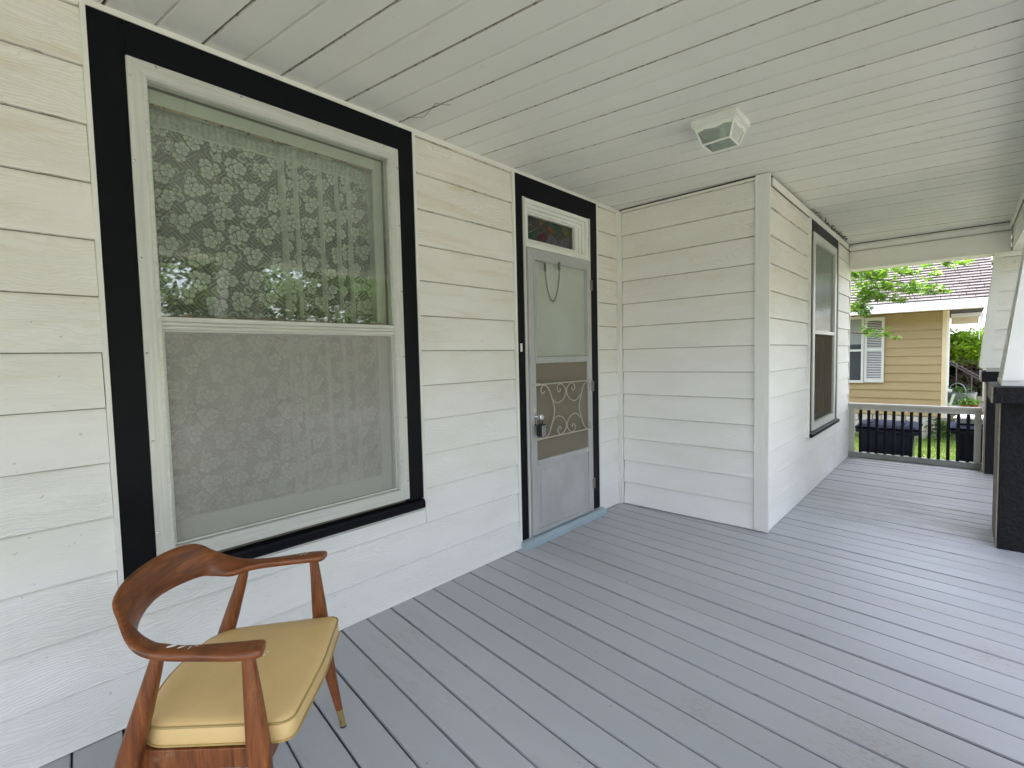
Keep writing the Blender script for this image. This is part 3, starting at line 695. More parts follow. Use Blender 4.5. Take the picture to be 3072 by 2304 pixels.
# stained glass
sg=thing('stained_glass_panel','leaded stained glass panel with dark green, red and violet pieces above the storm door','stained glass',(3.04,.06,2.33))
def sgm(n,c):
    M=Mt(n,c,.12,0,.5); v=M.map((1,1,1),True); M.setc(M.mix(M.ramp(M.noise(v,20,4),[(.3,0.),(.7,1.)]),tuple(q*.7 for q in c),tuple(q*1.3 for q in c))); M.bump(M.noise(v,30,3),.25,.003); return M.m
cG=sgm('glass_green',(.016,.045,.032)); cB=sgm('glass_umber',(.035,.032,.026)); cO=sgm('glass_orange',(.13,.040,.016)); cR=sgm('glass_plum',(.050,.012,.02)); cV=sgm('glass_violet',(.060,.058,.075)); cY=sgm('glass_olive',(.055,.058,.022)); cA=sgm('glass_amber',(.11,.082,.04)); cN=sgm('glass_navy',(.035,.042,.055))
SG={'a':([(2.746,2.416),(2.805,2.417),(2.81,2.361),(2.764,2.334),(2.743,2.319)],cN),'b':([(2.805,2.417),(2.904,2.42),(2.908,2.362),(2.858,2.333),(2.81,2.361)],cB),'c':([(2.764,2.334),(2.81,2.361),(2.858,2.333),(2.811,2.307)],cB),'d':([(2.743,2.319),(2.764,2.334),(2.811,2.307),(2.744,2.279)],cB),'e':([(2.744,2.279),(2.858,2.333),(2.903,2.307),(2.881,2.28),(2.873,2.239),(2.746,2.239)],cG),'f':([(2.858,2.333),(2.911,2.358),(2.958,2.332),(2.903,2.307)],cB),
'g':([(2.904,2.42),(2.996,2.419),(2.944,2.394),(2.911,2.358),(2.908,2.362)],cA),'h':([(2.911,2.358),(2.944,2.394),(2.996,2.419),(3.008,2.394),(3.007,2.355),(2.958,2.332)],cB),'i':([(2.903,2.307),(2.958,2.331),(3.009,2.305),(2.984,2.247),(2.873,2.239),(2.881,2.28)],cR),'j':([(2.958,2.332),(3.007,2.355),(3.056,2.333),(3.009,2.305)],cB),'k':([(3.008,2.394),(3.028,2.393),(3.1,2.357),(3.056,2.333),(3.007,2.355)],cO),
'l':([(2.996,2.419),(3.116,2.421),(3.157,2.416),(3.197,2.357),(3.151,2.333),(3.1,2.357),(3.028,2.393),(3.008,2.394)],cG),'m':([(3.056,2.333),(3.1,2.357),(3.151,2.333),(3.109,2.309)],cB),'n':([(3.009,2.305),(3.056,2.333),(3.109,2.309),(3.146,2.282),(3.159,2.243),(2.984,2.247)],cV),'o':([(3.109,2.309),(3.151,2.333),(3.202,2.31),(3.146,2.282)],cB),'p':([(3.151,2.333),(3.197,2.357),(3.249,2.332),(3.202,2.31)],cB),
'q':([(3.157,2.416),(3.328,2.422),(3.324,2.331),(3.249,2.332),(3.197,2.357)],cY),'r':([(3.146,2.282),(3.202,2.31),(3.249,2.332),(3.324,2.318),(3.322,2.241),(3.159,2.243)],cV)}
M_lead=Mt('lead_came',(.20,.19,.17),.5,.6).m
lead=MB()
for k,(pl_,mt_) in SG.items():
    b=MB(); b.prism(pl_,lambda p,q,t:(p,t,q),.0605,.0635); part('glass_piece',b,mt_,sg)
    for i in range(len(pl_)):
        a,c=pl_[i],pl_[(i+1)%len(pl_)]; lead.tube([(a[0],.0590,a[1]),(c[0],.0590,c[1])],.0017,4)
part('lead_came',lead,M_lead,sg)
b=MB().box(2.69,3.39,.066,.068,2.21,2.45); part('backing',b,M_dark,sg)

# ------------------------------------------------------------------ ceiling lamp
cl=thing('ceiling_lamp','white square ceiling lamp with tapered frosted glass panes on the porch ceiling','ceiling light',(2.885,-1.29,H),rot=0)
cx,cy=2.888,-1.292; zt=H-.001
def sq(h,z,rt_=R(1.)): return [(cx+h*(1.0*sx),cy+h*1.04*sy,z) for sx,sy in((-1,-1),(1,-1),(1,1),(-1,1))]
b=MB().loft([sq(.118,zt),sq(.118,zt-.036)]); part('mounting_pan',b,M_white,cl,bevel=.003)
b=MB().loft([sq(.108,zt-.0365),sq(.108,zt-.045)]); part('collar',b,M_white,cl)
t0,t1,z0_,z1_=.102,.073,zt-.045,zt-.132
T=sq(t0,z0_);Bq=sq(t1,z1_)
for k in range(4): part('corner_bar',MB().tube([T[k],Bq[k]],.0055,6),M_white,cl)
for k in range(4): part('bottom_bar',MB().tube([Bq[k],Bq[(k+1)%4]],.0055,6),M_white,cl)
# scalloped skirt
for k in range(4):
    a,c=Vector(T[k]),Vector(T[(k+1)%4]); vv=[];n=16
    dn=(Vector(Bq[k])+Vector(Bq[(k+1)%4])-a-c)/2; dn.normalize()
    for j in range(n+1):
        t=j/n; p=a.lerp(c,t); d=.013+.008*abs(math.cos(math.pi*t*2))**1.0
        vv+= [p,p+dn*d]
    nrm=(c-a).cross(dn).normalized()*.0015
    m_=MB().add([q+nrm*2 for q in vv]+[q+nrm for q in vv],[(2*j,2*j+1,2*j+3,2*j+2) for j in range(n)]+[(2*(n+1)+2*j,2*(n+1)+2*j+2,2*(n+1)+2*j+3,2*(n+1)+2*j+1) for j in range(n)])
    part('scalloped_skirt',m_,M_white,cl)
T2=sq(t0-.003,z0_);B2=sq(t1-.003,z1_+.001)
for k in range(4):
    m_=MB().add([T2[k],T2[(k+1)%4],B2[(k+1)%4],B2[k]],[(0,1,2,3)]); part('glass_pane',m_,M_clear,cl)
part('glass_pane',MB().add(B2,[(0,1,2,3)]),M_clear,cl)
b=MB().lathe([(.014,0),(.014,-.02),(.028,-.045),(.032,-.06),(.024,-.078),(.004,-.084)],(cx,cy,zt-.037),16)
bo=part('bulb',b,Mt('bulb_white',(.8,.8,.72),.4).m,cl,smooth=50)

# thin wire hanging off a ceiling joint and debris strip above the far window
b=MB().tube([(1.62,-.05,H-.004),(1.60,-.12,H-.012),(1.66,-.18,H-.010),(1.64,-.27,H-.007),(1.62,-.33,H-.006),(1.665,-.35,H-.006),(1.69,-.37,H-.005)],.0012,5)
solo('loose_wire',b,M_chain,'thin loose brown wire curling along the ceiling right of the picture window','wire',(1.62,-.05,H))
b=MB(); rnd=random.Random(9)
for k in range(150):
    x=5.25+rnd.random()*1.7; s_=.004+rnd.random()*.008; y=YC-.028-rnd.random()*.03*(.3+abs(math.sin(x*9))); z=H-.004-rnd.random()*.018
    p=[(x+rnd.uniform(-s_,s_)*1.6,y+rnd.uniform(-s_,s_),z+rnd.uniform(-s_,s_)) for _ in range(5)]
    b.add(p,[(0,1,2),(0,2,3),(1,2,4),(2,3,4),(0,3,4)])
solo('nest_debris',b,paint('nest_debris',(.07,.065,.055),.9,.3),'crumbly dark insect nest debris along the ceiling edge above the far window','debris',(6.1,YC,H))

# ------------------------------------------------------------------ beams
bm_=thing('porch_beam','boxed beam crossing the far end of the porch above the railing','beam',(7.4,-2.,2.37))
xf=7.375
b=MB().box(xf,7.62,-2.67,YC-.02,2.392,2.585); part('beam_face',b,M_side2,bm_)
b=MB().box(xf-.012,7.63,-2.67,YC-.02,2.368,2.3915); part('beam_soffit',b,M_trim,bm_)
b=MB().prism([(0,2.5855),(0,H-.008),(-.075,H-.008),(-.085,2.640),(-.06,2.622),(-.04,2.6)],lambda p,q,t:(xf+p+.05,t,q),-2.67,YC-.02); part('crown_trim',b,M_trim,bm_)
b=MB().box(xf-.03,xf+.1,-2.67,YC-.02,H-.0075,H-.001); part('dark_ceiling_gap',b,M_dark,bm_)
fb=thing('porch_beam','long boxed beam over the porch front above the brick piers','beam',(3,-2.7,2.37))
b=MB(); zz=2.39; part('beam_soffit',MB().box(-2.2,7.9,-2.98,-2.680,2.368,2.3915),M_trim,fb)
mF=lambda t,p,z:(t,-2.69+p,z)
for k,(z0,z1) in enumerate(((2.392,2.50),(2.50,H-.05))):
    for j in range(9):
        x0=-2.2+j*1.08; part('siding_board',MB().loft([[mF(t,p,q) for p,q in [(0,z0),(.014,z0),(.005,z1-.001),(0,z1-.001)]] for t in (x0,x0+1.078)]),M_side2,fb)
part('beam_core',MB().box(-2.2,7.5,-2.97,-2.6905,2.392,H-.003),M_side2,fb)
part('edge_trim',MB().box(-2.2,7.36,-2.675,-2.655,H-.049,H-.003),M_trim,fb)
# ------------------------------------------------------------------ piers with tapered columns
def pier(x0,label,cyo,hb_,ht_,group='tapered columns on black piers'):
    w_=.52; y1=-2.51; y0=y1-.52
    t=thing('porch_pier',label,'porch pier',(x0+w_/2,(y0+y1)/2,GZ),group=group)
    part('pier_body',MB().box(x0,x0+w_,y0,y1-.006,GZ,.996),M_brick,t,bevel=.006)
    for k in range(9):
        z_=GZ+.004+k*.188; part('bare_side_block',MB().box(x0+.004,x0+w_-.004,y1-.0055,y1+.002,z_,min(.994,z_+.184)),M_side_brick,t)
    cap=MB().box(x0-.085,x0+w_+.085,y0-.05,y1+.047,1.0,1.108)
    part('pier_cap',MB().box(x0-.085,x0+w_+.085,y0-.05,y1+.036,.997,1.104),M_brick,t,bevel=.006)
    part('pier_cap_end',MB().box(x0-.083,x0+w_+.083,y1+.0365,y1+.045,.999,1.102),M_side_brick,t)
    # column
    part('column_base',MB().box(x0+.02,x0+w_-.02,y0+.02,y1-.004,1.106,1.142),M_trim,t,bevel=.003)
    zb,ztp=1.143,2.312
    def rect(z,ins=0):
        f=(z-zb)/(ztp-zb); h=hb_-(hb_-ht_)*f+ins; cx_,cy_=x0+w_/2,(y0+y1)/2+cyo
        return cx_-h,cx_+h,cy_-h,cy_+h
    zc=zb; n=0
    while zc<ztp-.01:
        z2=min(ztp,zc+.2035); o1=.010; o2=.002
        a=rect(zc,o1); c=rect(z2-.004,o2)
        # each face as a board
        F=lambda q,r: [(q[0],q[2],r),(q[1],q[2],r),(q[1],q[3],r),(q[0],q[3],r)]
        P0,P1=F(a,zc),F(c,z2-.004); a_=rect(zc,-.004);c_=rect(z2,-.004); Q0,Q1=F(a_,zc),F(c_,z2-.001)
        for k in range(4):
            l=(k+1)%4
            part('column_siding',MB().add([P0[k],P0[l],P1[l],P1[k],Q0[k],Q0[l],Q1[l],Q1[k]],[(0,1,2,3),(7,6,5,4),(0,4,5,1),(3,2,6,7),(0,3,7,4),(1,5,6,2)]),M_side2,t)
        zc=z2
    ca,cb=rect(zb,-.006),rect(ztp,-.006); part('column_core',MB().loft([[(q[0],q[2],r),(q[1],q[2],r),(q[1],q[3],r),(q[0],q[3],r)] for q,r in ((ca,zb),(cb,ztp))]),M_sheath,t)  # dark core paints the shade in the column lap gaps
    # corner boards
    a=rect(zb,.020); c=rect(ztp,.020)
    for (sx,sy) in ((0,3),(0,2),(1,3),(1,2)):
        X_=(a[sx],c[sx]); Yy=(a[sy],c[sy]); dx=.016 if sx==0 else -.016; wy=-.085 if sy==3 else .085; wt_=-.055 if sy==3 else .055
        v=[(X_[0],Yy[0],zb),(X_[0]+dx,Yy[0],zb),(X_[0]+dx,Yy[0]+wy,zb),(X_[0],Yy[0]+wy,zb),(X_[1],Yy[1],ztp),(X_[1]+dx,Yy[1],ztp),(X_[1]+dx,Yy[1]+wt_,ztp),(X_[1],Yy[1]+wt_,ztp)]
        part('corner_board',MB().add(v,[(0,1,2,3),(4,5,6,7),(0,4,5,1),(1,5,6,2),(2,6,7,3),(3,7,4,0)]),M_white,t)
    r4=rect(ztp,.03); part('column_capital',MB().box(r4[0],r4[1],r4[2],r4[3],ztp+.001,2.367),M_trim,t,bevel=.003)
    return t
pier(7.27,'black pier with tapered sided column, at the far end beside the railing',.04,.255,.16)
pier(4.60,'nearer black pier with tapered sided column, at the right edge of the photo',0,.232,.105)
pier(1.42,'black pier with tapered column just outside the right edge, seen in the window reflection',0,.232,.118)
# steps notch: orange brick scrap at the floor edge
# ------------------------------------------------------------------ railing
rl=thing('porch_railing','low grey railing with black balusters across the far end of the porch','railing',(7.5,-1.87,0))
xr=7.5
part('top_rail',MB().box(xr-.05,xr+.05,-2.49,YC+.0-.005,.664,.694),M_rail,rl,bevel=.004)
part('sub_rail',MB().box(xr-.022,xr+.022,-2.43,-1.325,.612,.663),M_rail,rl,bevel=.002)
part('bottom_rail',MB().box(xr-.035,xr+.035,-2.50,YC-.002,.0045,.070),M_railg,rl,bevel=.003)
part('end_post',MB().box(xr-.03,xr+.03,-1.322,YC-.012,.071,.663),M_rail,rl,bevel=.003)
part('end_post',MB().box(xr-.03,xr+.03,-2.488,-2.432,.071,.663),M_rail,rl,bevel=.003)
for k in range(13):
    y=-1.385-k*.0830; part('baluster',MB().box(xr-.015,xr+.015,y-.0155,y+.0155,.0705,.6115),M_black,rl)

# ------------------------------------------------------------------ armchair
ac=thing('armchair','walnut armchair with mustard yellow vinyl seat and curved back, below the picture window','chair',(.494,-.758,0),rot=R(49.5),local=True)
# local frame here: X = towards the wall side (u), Y = backwards; v forward = -Y
def LP(u,v,z): return (u,-v,z)
KEY=[ # u,v,z,phi,halfwidth,halfthick
 (.283,.150,.668,0,.024,.010),(.284,.138,.668,0,.030,.012),(.284,.09,.667,0,.032,.012),(.275,.02,.665,0,.026,.012),(.266,-.05,.664,3,.023,.012),(.254,-.105,.666,12,.029,.012),(.236,-.150,.674,34,.040,.0115),(.210,-.194,.700,60,.046,.010),(.180,-.226,.724,70,.056,.009),(.10,-.254,.736,75,.057,.0085),(0,-.266,.740,76,.055,.0085)]
K2=KEY+[(-k[0],)+k[1:] for k in KEY[::-1][1:]]
def cr(P,n):
    return smoothpts(P,n)
ST=cr(K2,5)
def ring(i):
    p=ST[i]; a=ST[max(i-1,0)]; c=ST[min(i+1,len(ST)-1)]
    tan=Vector((c[0]-a[0],c[1]-a[1],0)).normalized(); nout=Vector((tan.y,-tan.x,0)) # outward
    ctr=Vector((0,-.0,0)); pv=Vector((p[0],p[1],0))
    if nout.dot(pv-Vector((0,.05,0)))<0: nout=-nout
    ph=R(p[3]); wd=nout*math.cos(ph)+Vector((0,0,1))*math.sin(ph); th=wd.cross(tan).normalized()
    g=[]
    for k in range(16):
        an=2*math.pi*k/16; cx_,sx_=math.cos(an),math.sin(an); e=.55
        g.append(Vector((p[0],p[1],p[2]))+wd*p[4]*math.copysign(abs(cx_)**e,cx_)+th*p[5]*math.copysign(abs(sx_)**e,sx_))
    return [LP(q.x,q.y,q.z) for q in g]
rings=[ring(i) for i in range(len(ST))]
n=len(rings); cut=25
part('armrest',MB().loft(rings[:cut+1]),M_woodh,ac,smooth=50)
part('backrest',MB().loft(rings[cut:n-cut]),M_woodh,ac,smooth=50)
part('armrest',MB().loft(rings[n-cut-1:]),M_woodh,ac,smooth=50)
def leg(pts,name='leg'):
    rg=[]
    for i,(u,v,z,a,b_) in enumerate(pts):
        g=[]
        for k in range(12):
            an=2*math.pi*k/12; c,s_=math.cos(an),math.sin(an); e=.7
            g.append(LP(u+a*math.copysign(abs(c)**e,c),v+b_*math.copysign(abs(s_)**e,s_),z))
        rg.append(g)
    return part(name,MB().loft(rg),M_wood,ac,smooth=45)
for s_ in (1,-1):
    fl=leg([(s_*.281,.112,.657,.013,.014),(s_*.282,.116,.60,.016,.017),(s_*.283,.122,.50,.021,.023),(s_*.284,.127,.41,.023,.027),(s_*.286,.132,.34,.022,.026),(s_*.295,.152,.2,.017,.018),(s_*.303,.172,.075,.012,.012)])
    b=MB().loft([[LP(s_*(.303+.0042*t)+r_*math.cos(a*math.pi/6),.172+.011*t+r_*math.sin(a*math.pi/6),.075-.067*t) for a in range(12)] for t,r_ in ((0,.0128),(1,.0100))]); fo=part('brass_ferrule',b,M_brass,fl,smooth=40)
    b=MB().lathe([(.008,.008),(.011,.006),(.011,.0015),(.006,.0)],LP(s_*.3072,.183,0),12); part('rubber_foot',b,M_rubber,fl)
    rl_=leg([(s_*.250,-.112,.654,.014,.014),(s_*.250,-.128,.60,.017,.018),(s_*.248,-.160,.50,.021,.024),(s_*.246,-.190,.41,.023,.028),(s_*.246,-.212,.34,.022,.026),(s_*.255,-.262,.2,.017,.018),(s_*.262,-.305,.075,.012,.012)])
    b=MB().loft([[LP(s_*(.262+.003*t)+r_*math.cos(a*math.pi/6),-.305-.024*t+r_*math.sin(a*math.pi/6),.075-.067*t) for a in range(12)] for t,r_ in ((0,.0128),(1,.0100))]); part('brass_ferrule',b,M_brass,rl_,smooth=40)
    b=MB().lathe([(.008,.008),(.011,.006),(.011,.0015),(.006,.0)],LP(s_*.265,-.330,0),12); part('rubber_foot',b,M_rubber,rl_)
    b=MB().add([LP(s_*.262,.128,.345),LP(s_*.262,.128,.398),LP(s_*.228,-.20,.398),LP(s_*.228,-.20,.345),LP(s_*.238,.128,.345),LP(s_*.238,.128,.398),LP(s_*.204,-.20,.398),LP(s_*.204,-.20,.345)],[(0,1,2,3),(4,5,6,7),(0,1,5,4),(1,2,6,5),(2,3,7,6),(3,0,4,7)])
    part('side_rail',b,M_wood,ac,bevel=.003)
part('front_rail',MB().box(-.262,.262,-.140,-.116,.345,.397),M_wood,ac,bevel=.003)
part('back_rail',MB().box(-.228,.228,.190,.212,.345,.397),M_wood,ac,bevel=.003)
# cushion
def rounded(pts,rs,n=8):
    out=[]; N=len(pts)
    for i in range(N):
        p=Vector(pts[i]); a=(Vector(pts[i-1])-p).normalized(); c=(Vector(pts[(i+1)%N])-p).normalized(); r=rs[i]
        ang=a.angle(c); d=r/math.tan(ang/2); cen=p+(a+c).normalized()*(r/math.sin(ang/2)); s0=p+a*d; s1=p+c*d
        a0=math.atan2((s0-cen).y,(s0-cen).x); a1=math.atan2((s1-cen).y,(s1-cen).x); da=(a1-a0+math.pi)%(2*math.pi)-math.pi
        for k in range(n+1): an=a0+da*k/n; out.append((cen[0]+r*math.cos(an),cen[1]+r*math.sin(an)))
    return out
OL=rounded([(.262,.200),(.0,.214),(-.262,.200),(-.226,-.20),(0,-.232),(.226,-.20)],[.035,.6,.035,.10,.4,.10],7)
def scaled(s_,dz,z,dv=0): return [LP(u*s_,(v-0)*s_+dv,z) for u,v in OL]
cu=[scaled(.90,0,.4005),scaled(.985,0,.4015),scaled(.995,0,.406),scaled(1.0,0,.422),scaled(.995,0,.447),scaled(.985,0,.4535),scaled(.96,0,.459),scaled(.88,0,.4635),scaled(.75,0,.467),scaled(.5,0,.4705),scaled(.25,0,.4725),scaled(.05,0,.473)]
se=part('seat_cushion',MB().loft(cu),M_vinyl,ac,smooth=60)
for z,s_ in ((.4525,.992),(.4055,.999)):
    ring_=scaled(s_,0,z); part('piping',MB().tube(ring_+[ring_[0]],.0032,6,False),M_vinyl if z<.4 else M_pipe,se,smooth=60)
b=MB(); rnd=random.Random(2)
def fleck(u,v,z,l,w_,an):
    g=[LP(u+math.cos(an)*l*math.cos(a)-math.sin(an)*w_*math.sin(a),v+math.sin(an)*l*math.cos(a)+math.cos(an)*w_*math.sin(a),z) for a in [k*math.pi/4 for k in range(8)]]
    b.add(g,[tuple(range(8))])
for (u,v,z,l,w_,an) in [(.288,.085,.6800,.014,.0022,.4),(.283,.070,.6800,.012,.002,.5),(.289,.055,.6795,.008,.0015,.5),(-.262,-.05,.6775,.010,.003,1.0),(-.268,-.028,.6775,.008,.0016,.2),(-.262,-.015,.6775,.006,.0014,1.8),(-.255,-.075,.6782,.013,.006,1.2),(.02,.03,.4735,.005,.0025,.5),(.035,.035,.4735,.004,.002,.5)]: fleck(u,v,z,l,w_,an)
part('paint_spots',b,M_fleck,ac,stuff=True)

# ------------------------------------------------------------------ vegetation helpers
def leafmat(name,a,bc,rough=.55,tr=.35):
    M=Mt(name,a,rough,0,.4); g=M.n('ShaderNodeNewGeometry'); c=M.mix(g.outputs['Random Per Island'],a,bc)
    M.setc(c); tl=M.n('ShaderNodeBsdfTranslucent'); M.l(M.mix(1.,c,(.9,1.,.4),'MULTIPLY'),tl.inputs[0]); mx=M.n('ShaderNodeMixShader'); mx.inputs[0].default_value=tr
    M.l(M.b.outputs[0],mx.inputs[1]); M.l(tl.outputs[0],mx.inputs[2]); M.l(mx.outputs[0],M.out.inputs[0]); return M.m
L_tree=leafmat('leaf_tree',(.06,.125,.02),(.13,.22,.035)); L_bright=leafmat('leaf_bright',(.10,.22,.022),(.23,.37,.055)); L_mid=leafmat('leaf_mid',(.045,.10,.018),(.10,.18,.03)); L_lime=leafmat('leaf_lime',(.30,.50,.05),(.46,.64,.09),.55,.5); L_dark=leafmat('leaf_dark',(.02,.04,.012),(.045,.075,.02))
M_bark=paint('bark',(.09,.07,.05),.9,.3,None,.6,30)
def leaf(b,c,s,rnd,lobes=1):
    d=Vector((rnd.gauss(0,1),rnd.gauss(0,1),rnd.gauss(0,.45)-.25)).normalized(); nrm=Vector((rnd.gauss(0,.6),rnd.gauss(0,.6),1)).normalized()
    sd=d.cross(nrm).normalized(); nn=sd.cross(d)
    if lobes==1:
        b.add([c,c+d*s*.5+sd*s*.24+nn*s*.06,c+d*s,c+d*s*.5-sd*s*.24+nn*s*.06],[(0,1,2,3)])
    else:
        for k in range(lobes):
            a=(k-(lobes-1)/2)*.62; dd=(d*math.cos(a)+sd*math.sin(a)); ss=sd*math.cos(a)-d*math.sin(a); q=s*(1-.22*abs(k-(lobes-1)/2)/(lobes/2))
            b.add([c,c+dd*q*.5+ss*q*.15-nn*q*.04,c+dd*q-nn*q*.12,c+dd*q*.5-ss*q*.15-nn*q*.04],[(0,1,2,3)])
def crown(b,c,r,n,s,rnd,lobes=1,nclump=40,squash=.8):
    cl_=[]
    for k in range(nclump):
        v=Vector((rnd.gauss(0,1),rnd.gauss(0,1),rnd.gauss(0,1))).normalized()*(rnd.random()**.45)*r; v.z*=squash; cl_.append((Vector(c)+v,r*rnd.uniform(.16,.34)))
    for k in range(n):
        p,q=cl_[rnd.randrange(nclump)]; v=Vector((rnd.gauss(0,.5),rnd.gauss(0,.5),rnd.gauss(0,.38)))*q; leaf(b,p+v,s*rnd.uniform(.7,1.25),rnd,lobes)
def tree(name,label,x,y,h,r,n,s,mat,seed,group=None,lobes=1,squash=.8,cat='tree'):
    rnd=random.Random(seed); t=thing(name,label,cat,(x,y,GZ),group=group)
    b=MB().tube([(x,y,GZ),(x+.1,y,GZ+h*.3),(x-.05,y+.1,GZ+h*.6),(x,y,GZ+h*.85)],[h*.035,h*.028,h*.02,h*.008],8); part('trunk',b,M_bark,t,smooth=60)
    b=MB()
    for k in range(9):
        a=rnd.random()*6.28; z0=GZ+h*rnd.uniform(.35,.7); L=r*rnd.uniform(.6,.95)
        b.tube([(x,y,z0),(x+L*.5*math.cos(a),y+L*.5*math.sin(a),z0+L*.25),(x+L*math.cos(a),y+L*math.sin(a),z0+L*.45)],[h*.012,h*.008,h*.003],5)
    part('branches',b,M_bark,t)
    b=MB(); crown(b,(x,y,GZ+h*.68),r,n,s,rnd,lobes,70,squash); part('crown',b,mat,t); return t
# tree with branches reaching into view past the far corner
tr_=thing('maple_tree','leafy green maple whose branches overhang the tan house roof past the wall corner','tree',(11.2,1.6,GZ))
rnd=random.Random(21)
part('trunk',MB().tube([(11.2,1.6,GZ),(11.15,1.55,1.2),(11.3,1.5,3.0),(11.2,1.5,5.0)],[.16,.13,.10,.05],9),M_bark,tr_,smooth=60)
brs=[[(11.2,1.5,2.2),(11.1,.3,2.75),(11.0,-.6,2.78),(10.95,-1.2,2.62),(10.9,-1.75,2.45)],[(11.2,1.5,2.6),(11.0,.2,3.1),(11.0,-.9,3.05),(10.9,-1.7,2.9),(10.9,-2.3,2.72)],
     [(11.1,.3,2.75),(11.2,-.5,2.45),(11.15,-1.05,2.25)],[(11.2,1.5,1.5),(11.0,.2,1.75),(10.9,-.6,1.72),(10.85,-1.0,1.66),(10.85,-1.42,1.66)],[(11.0,-.9,3.05),(11.1,-1.3,2.85),(11.0,-1.55,2.62)],[(11.1,.3,2.75),(10.8,-.3,2.25),(10.8,-.85,2.15)]]
b=MB()
for p in brs: b.tube(smoothpts(p,4),[.03-.024*k/(len(p)*4-4) for k in range(len(p)*4-3)],5)
part('branches',b,M_bark,tr_)
b=MB()
def clump(c,r,n,s=.085,flat=.55):
    for k in range(n):
        v=Vector((rnd.gauss(0,.5)*r,rnd.gauss(0,.5)*r,rnd.gauss(0,.5)*r*flat)); leaf(b,Vector(c)+v,s*rnd.uniform(.7,1.2),rnd,5)
for (y,z,r,n_) in [(-.95,2.78,.22,60),(-1.15,2.70,.22,60),(-1.0,2.52,.2,60),(-1.25,2.52,.16,40),(-1.0,2.33,.2,55),(-1.22,2.30,.12,30),(-.9,2.15,.16,45),(-1.0,2.05,.10,18),(-1.45,2.80,.2,45),(-1.62,2.68,.12,20),(-1.55,2.47,.16,40),(-1.72,2.42,.20,60),(-1.90,2.36,.15,40),(-2.05,2.33,.08,15),(-1.5,2.24,.10,16),(-1.85,2.82,.14,22),(-2.1,2.80,.12,22),(-2.33,2.74,.07,10),(-1.98,2.62,.09,12),
    (-1.05,1.72,.07,10),(-1.15,1.66,.09,12),(-1.30,1.63,.09,11),(-1.43,1.56,.07,8),(-1.30,1.75,.05,5),(-.95,1.78,.05,6)]:
    clump((11+rnd.uniform(-.25,.1),y,z),r*1.05,int(n_*(1.9 if y>-1.35 and z>1.95 else 1.2)))
for k in range(40): clump((11.2+rnd.uniform(-1,1.2),rnd.uniform(-.6,3),rnd.uniform(2.4,6)),.4,45,.1,.7)
part('crown',b,L_bright,tr_)
ORDN=['leftmost','second from the left','third from the left','fourth from the left','middle','fourth from the right','third from the right','second from the right','rightmost']
for i in range(9):
    tree('shade_tree','round green tree behind the hedge across the road, %s of nine'%ORDN[i],-17+i*5.2,-23.5-(i%2)*1.2,9.6+.6*math.sin(i*2.1),3.7,7000,.42,L_tree,40+i,group='trees across the road',squash=.98)
tree('added_shading_tree','unseen dense tree added to shade the far column and ceiling',6.9,-5.3,5.2,1.9,9000,.17,L_tree,72)  # unseen, added to block light from the far column and ceiling
tree('added_shading_tree','unseen leafy tree added to darken the far end of the porch',9.2,-7.4,7.4,2.9,7500,.24,L_tree,71)  # out of view, put in to darken the porch's far end
b=MB(); rnd=random.Random(77)
for k in range(12000):
    x=rnd.uniform(-24,32); leaf(b,Vector((x,-22+rnd.gauss(0,.5),GZ+rnd.random()**.8*3.1)),.34,rnd)
solo('hedge',b,L_mid,'long dense green hedge along the far side of the road','hedge',(4,-22,GZ))

# ------------------------------------------------------------------ neighbour house
XH=14.4; M_tan=Mt('tan_siding',(.52,.37,.20),.55,0,.35)
_v=M_tan.map((1,1,1),True); M_tan.setc(M_tan.mix(M_tan.ramp(M_tan.noise(_v,1.5,4),[(.3,0.),(.7,1.)]),(.35,.265,.145),(.31,.235,.125))); M_tan.bump(M_tan.noise(M_tan.map((4,4,60),True),2,3),.15,.002); M_tan=M_tan.m
nh=thing('neighbour_house','tan lap-sided house with purple-grey shingle roof seen past the railing','house',(XH+2,1,GZ))
z=-.17; k=0
while z<2.19:
    z1=min(z+.1955,2.195)
    part('siding_board',MB().loft([[(XH-p,t,q) for p,q in [(0,z),(.022,z),(.004,z1-.001),(0,z1-.001)]] for t in (5.,-1.975)]),M_tan,nh); z=z1
part('wall',MB().box(XH+.001,XH+7,-1.98,5,-.18,2.4),M_tan,nh)
M_ftrim=paint('cream_trim',(.62,.52,.36),.5)
part('corner_trim',MB().box(XH-.03,XH+.02,-2.05,-1.976,-.19,2.19),M_ftrim,nh)
part('corner_trim',MB().box(XH+.021,XH+.09,-2.085,-2.012,-.19,2.19),M_white,nh)
M_found=paint('painted_stone',(.50,.47,.42),.85,.15,(16,.56,(.28,.25,.20),.6),1.,14)
part('foundation',MB().box(XH+.03,XH+7,-2.02,5,GZ-.1,-.181),M_found,nh)
rnd=random.Random(4)
for row in range(3):
    y=-2.0+rnd.random()*.1
    while y<.2:
        w_=rnd.uniform(.16,.34); part('stone',MB().box(XH-.005-rnd.random()*.02,XH+.029,y,y+w_-.02,GZ+.01+row*.172,GZ+.165+row*.172),M_found,nh,bevel=.012); y+=w_
M_fas=paint('white_fascia',(.80,.81,.82),.45,.02)
part('fascia',MB().box(13.80,13.839,-2.73,5,2.180,2.378),M_fas,nh)
part('soffit',MB().box(13.901,XH-.001,-2.70,5,2.196,2.215),M_ftrim,nh)
sl_=.6
part('roof',MB().prism([(13.84,2.375),(18.2,2.375+sl_*4.36),(22.5,2.375),(22.5,2.37),(13.84,2.37)],lambda p,q,t:(p,t,q),-2.70,5.2),M_shg,nh)
part('rake_board',MB().prism([(13.86,2.20),(13.86,2.372),(18.2,2.372+sl_*4.34),(18.2,2.2+sl_*4.34)],lambda p,q,t:(p,t,q),-2.735,-2.705),M_fas,nh)
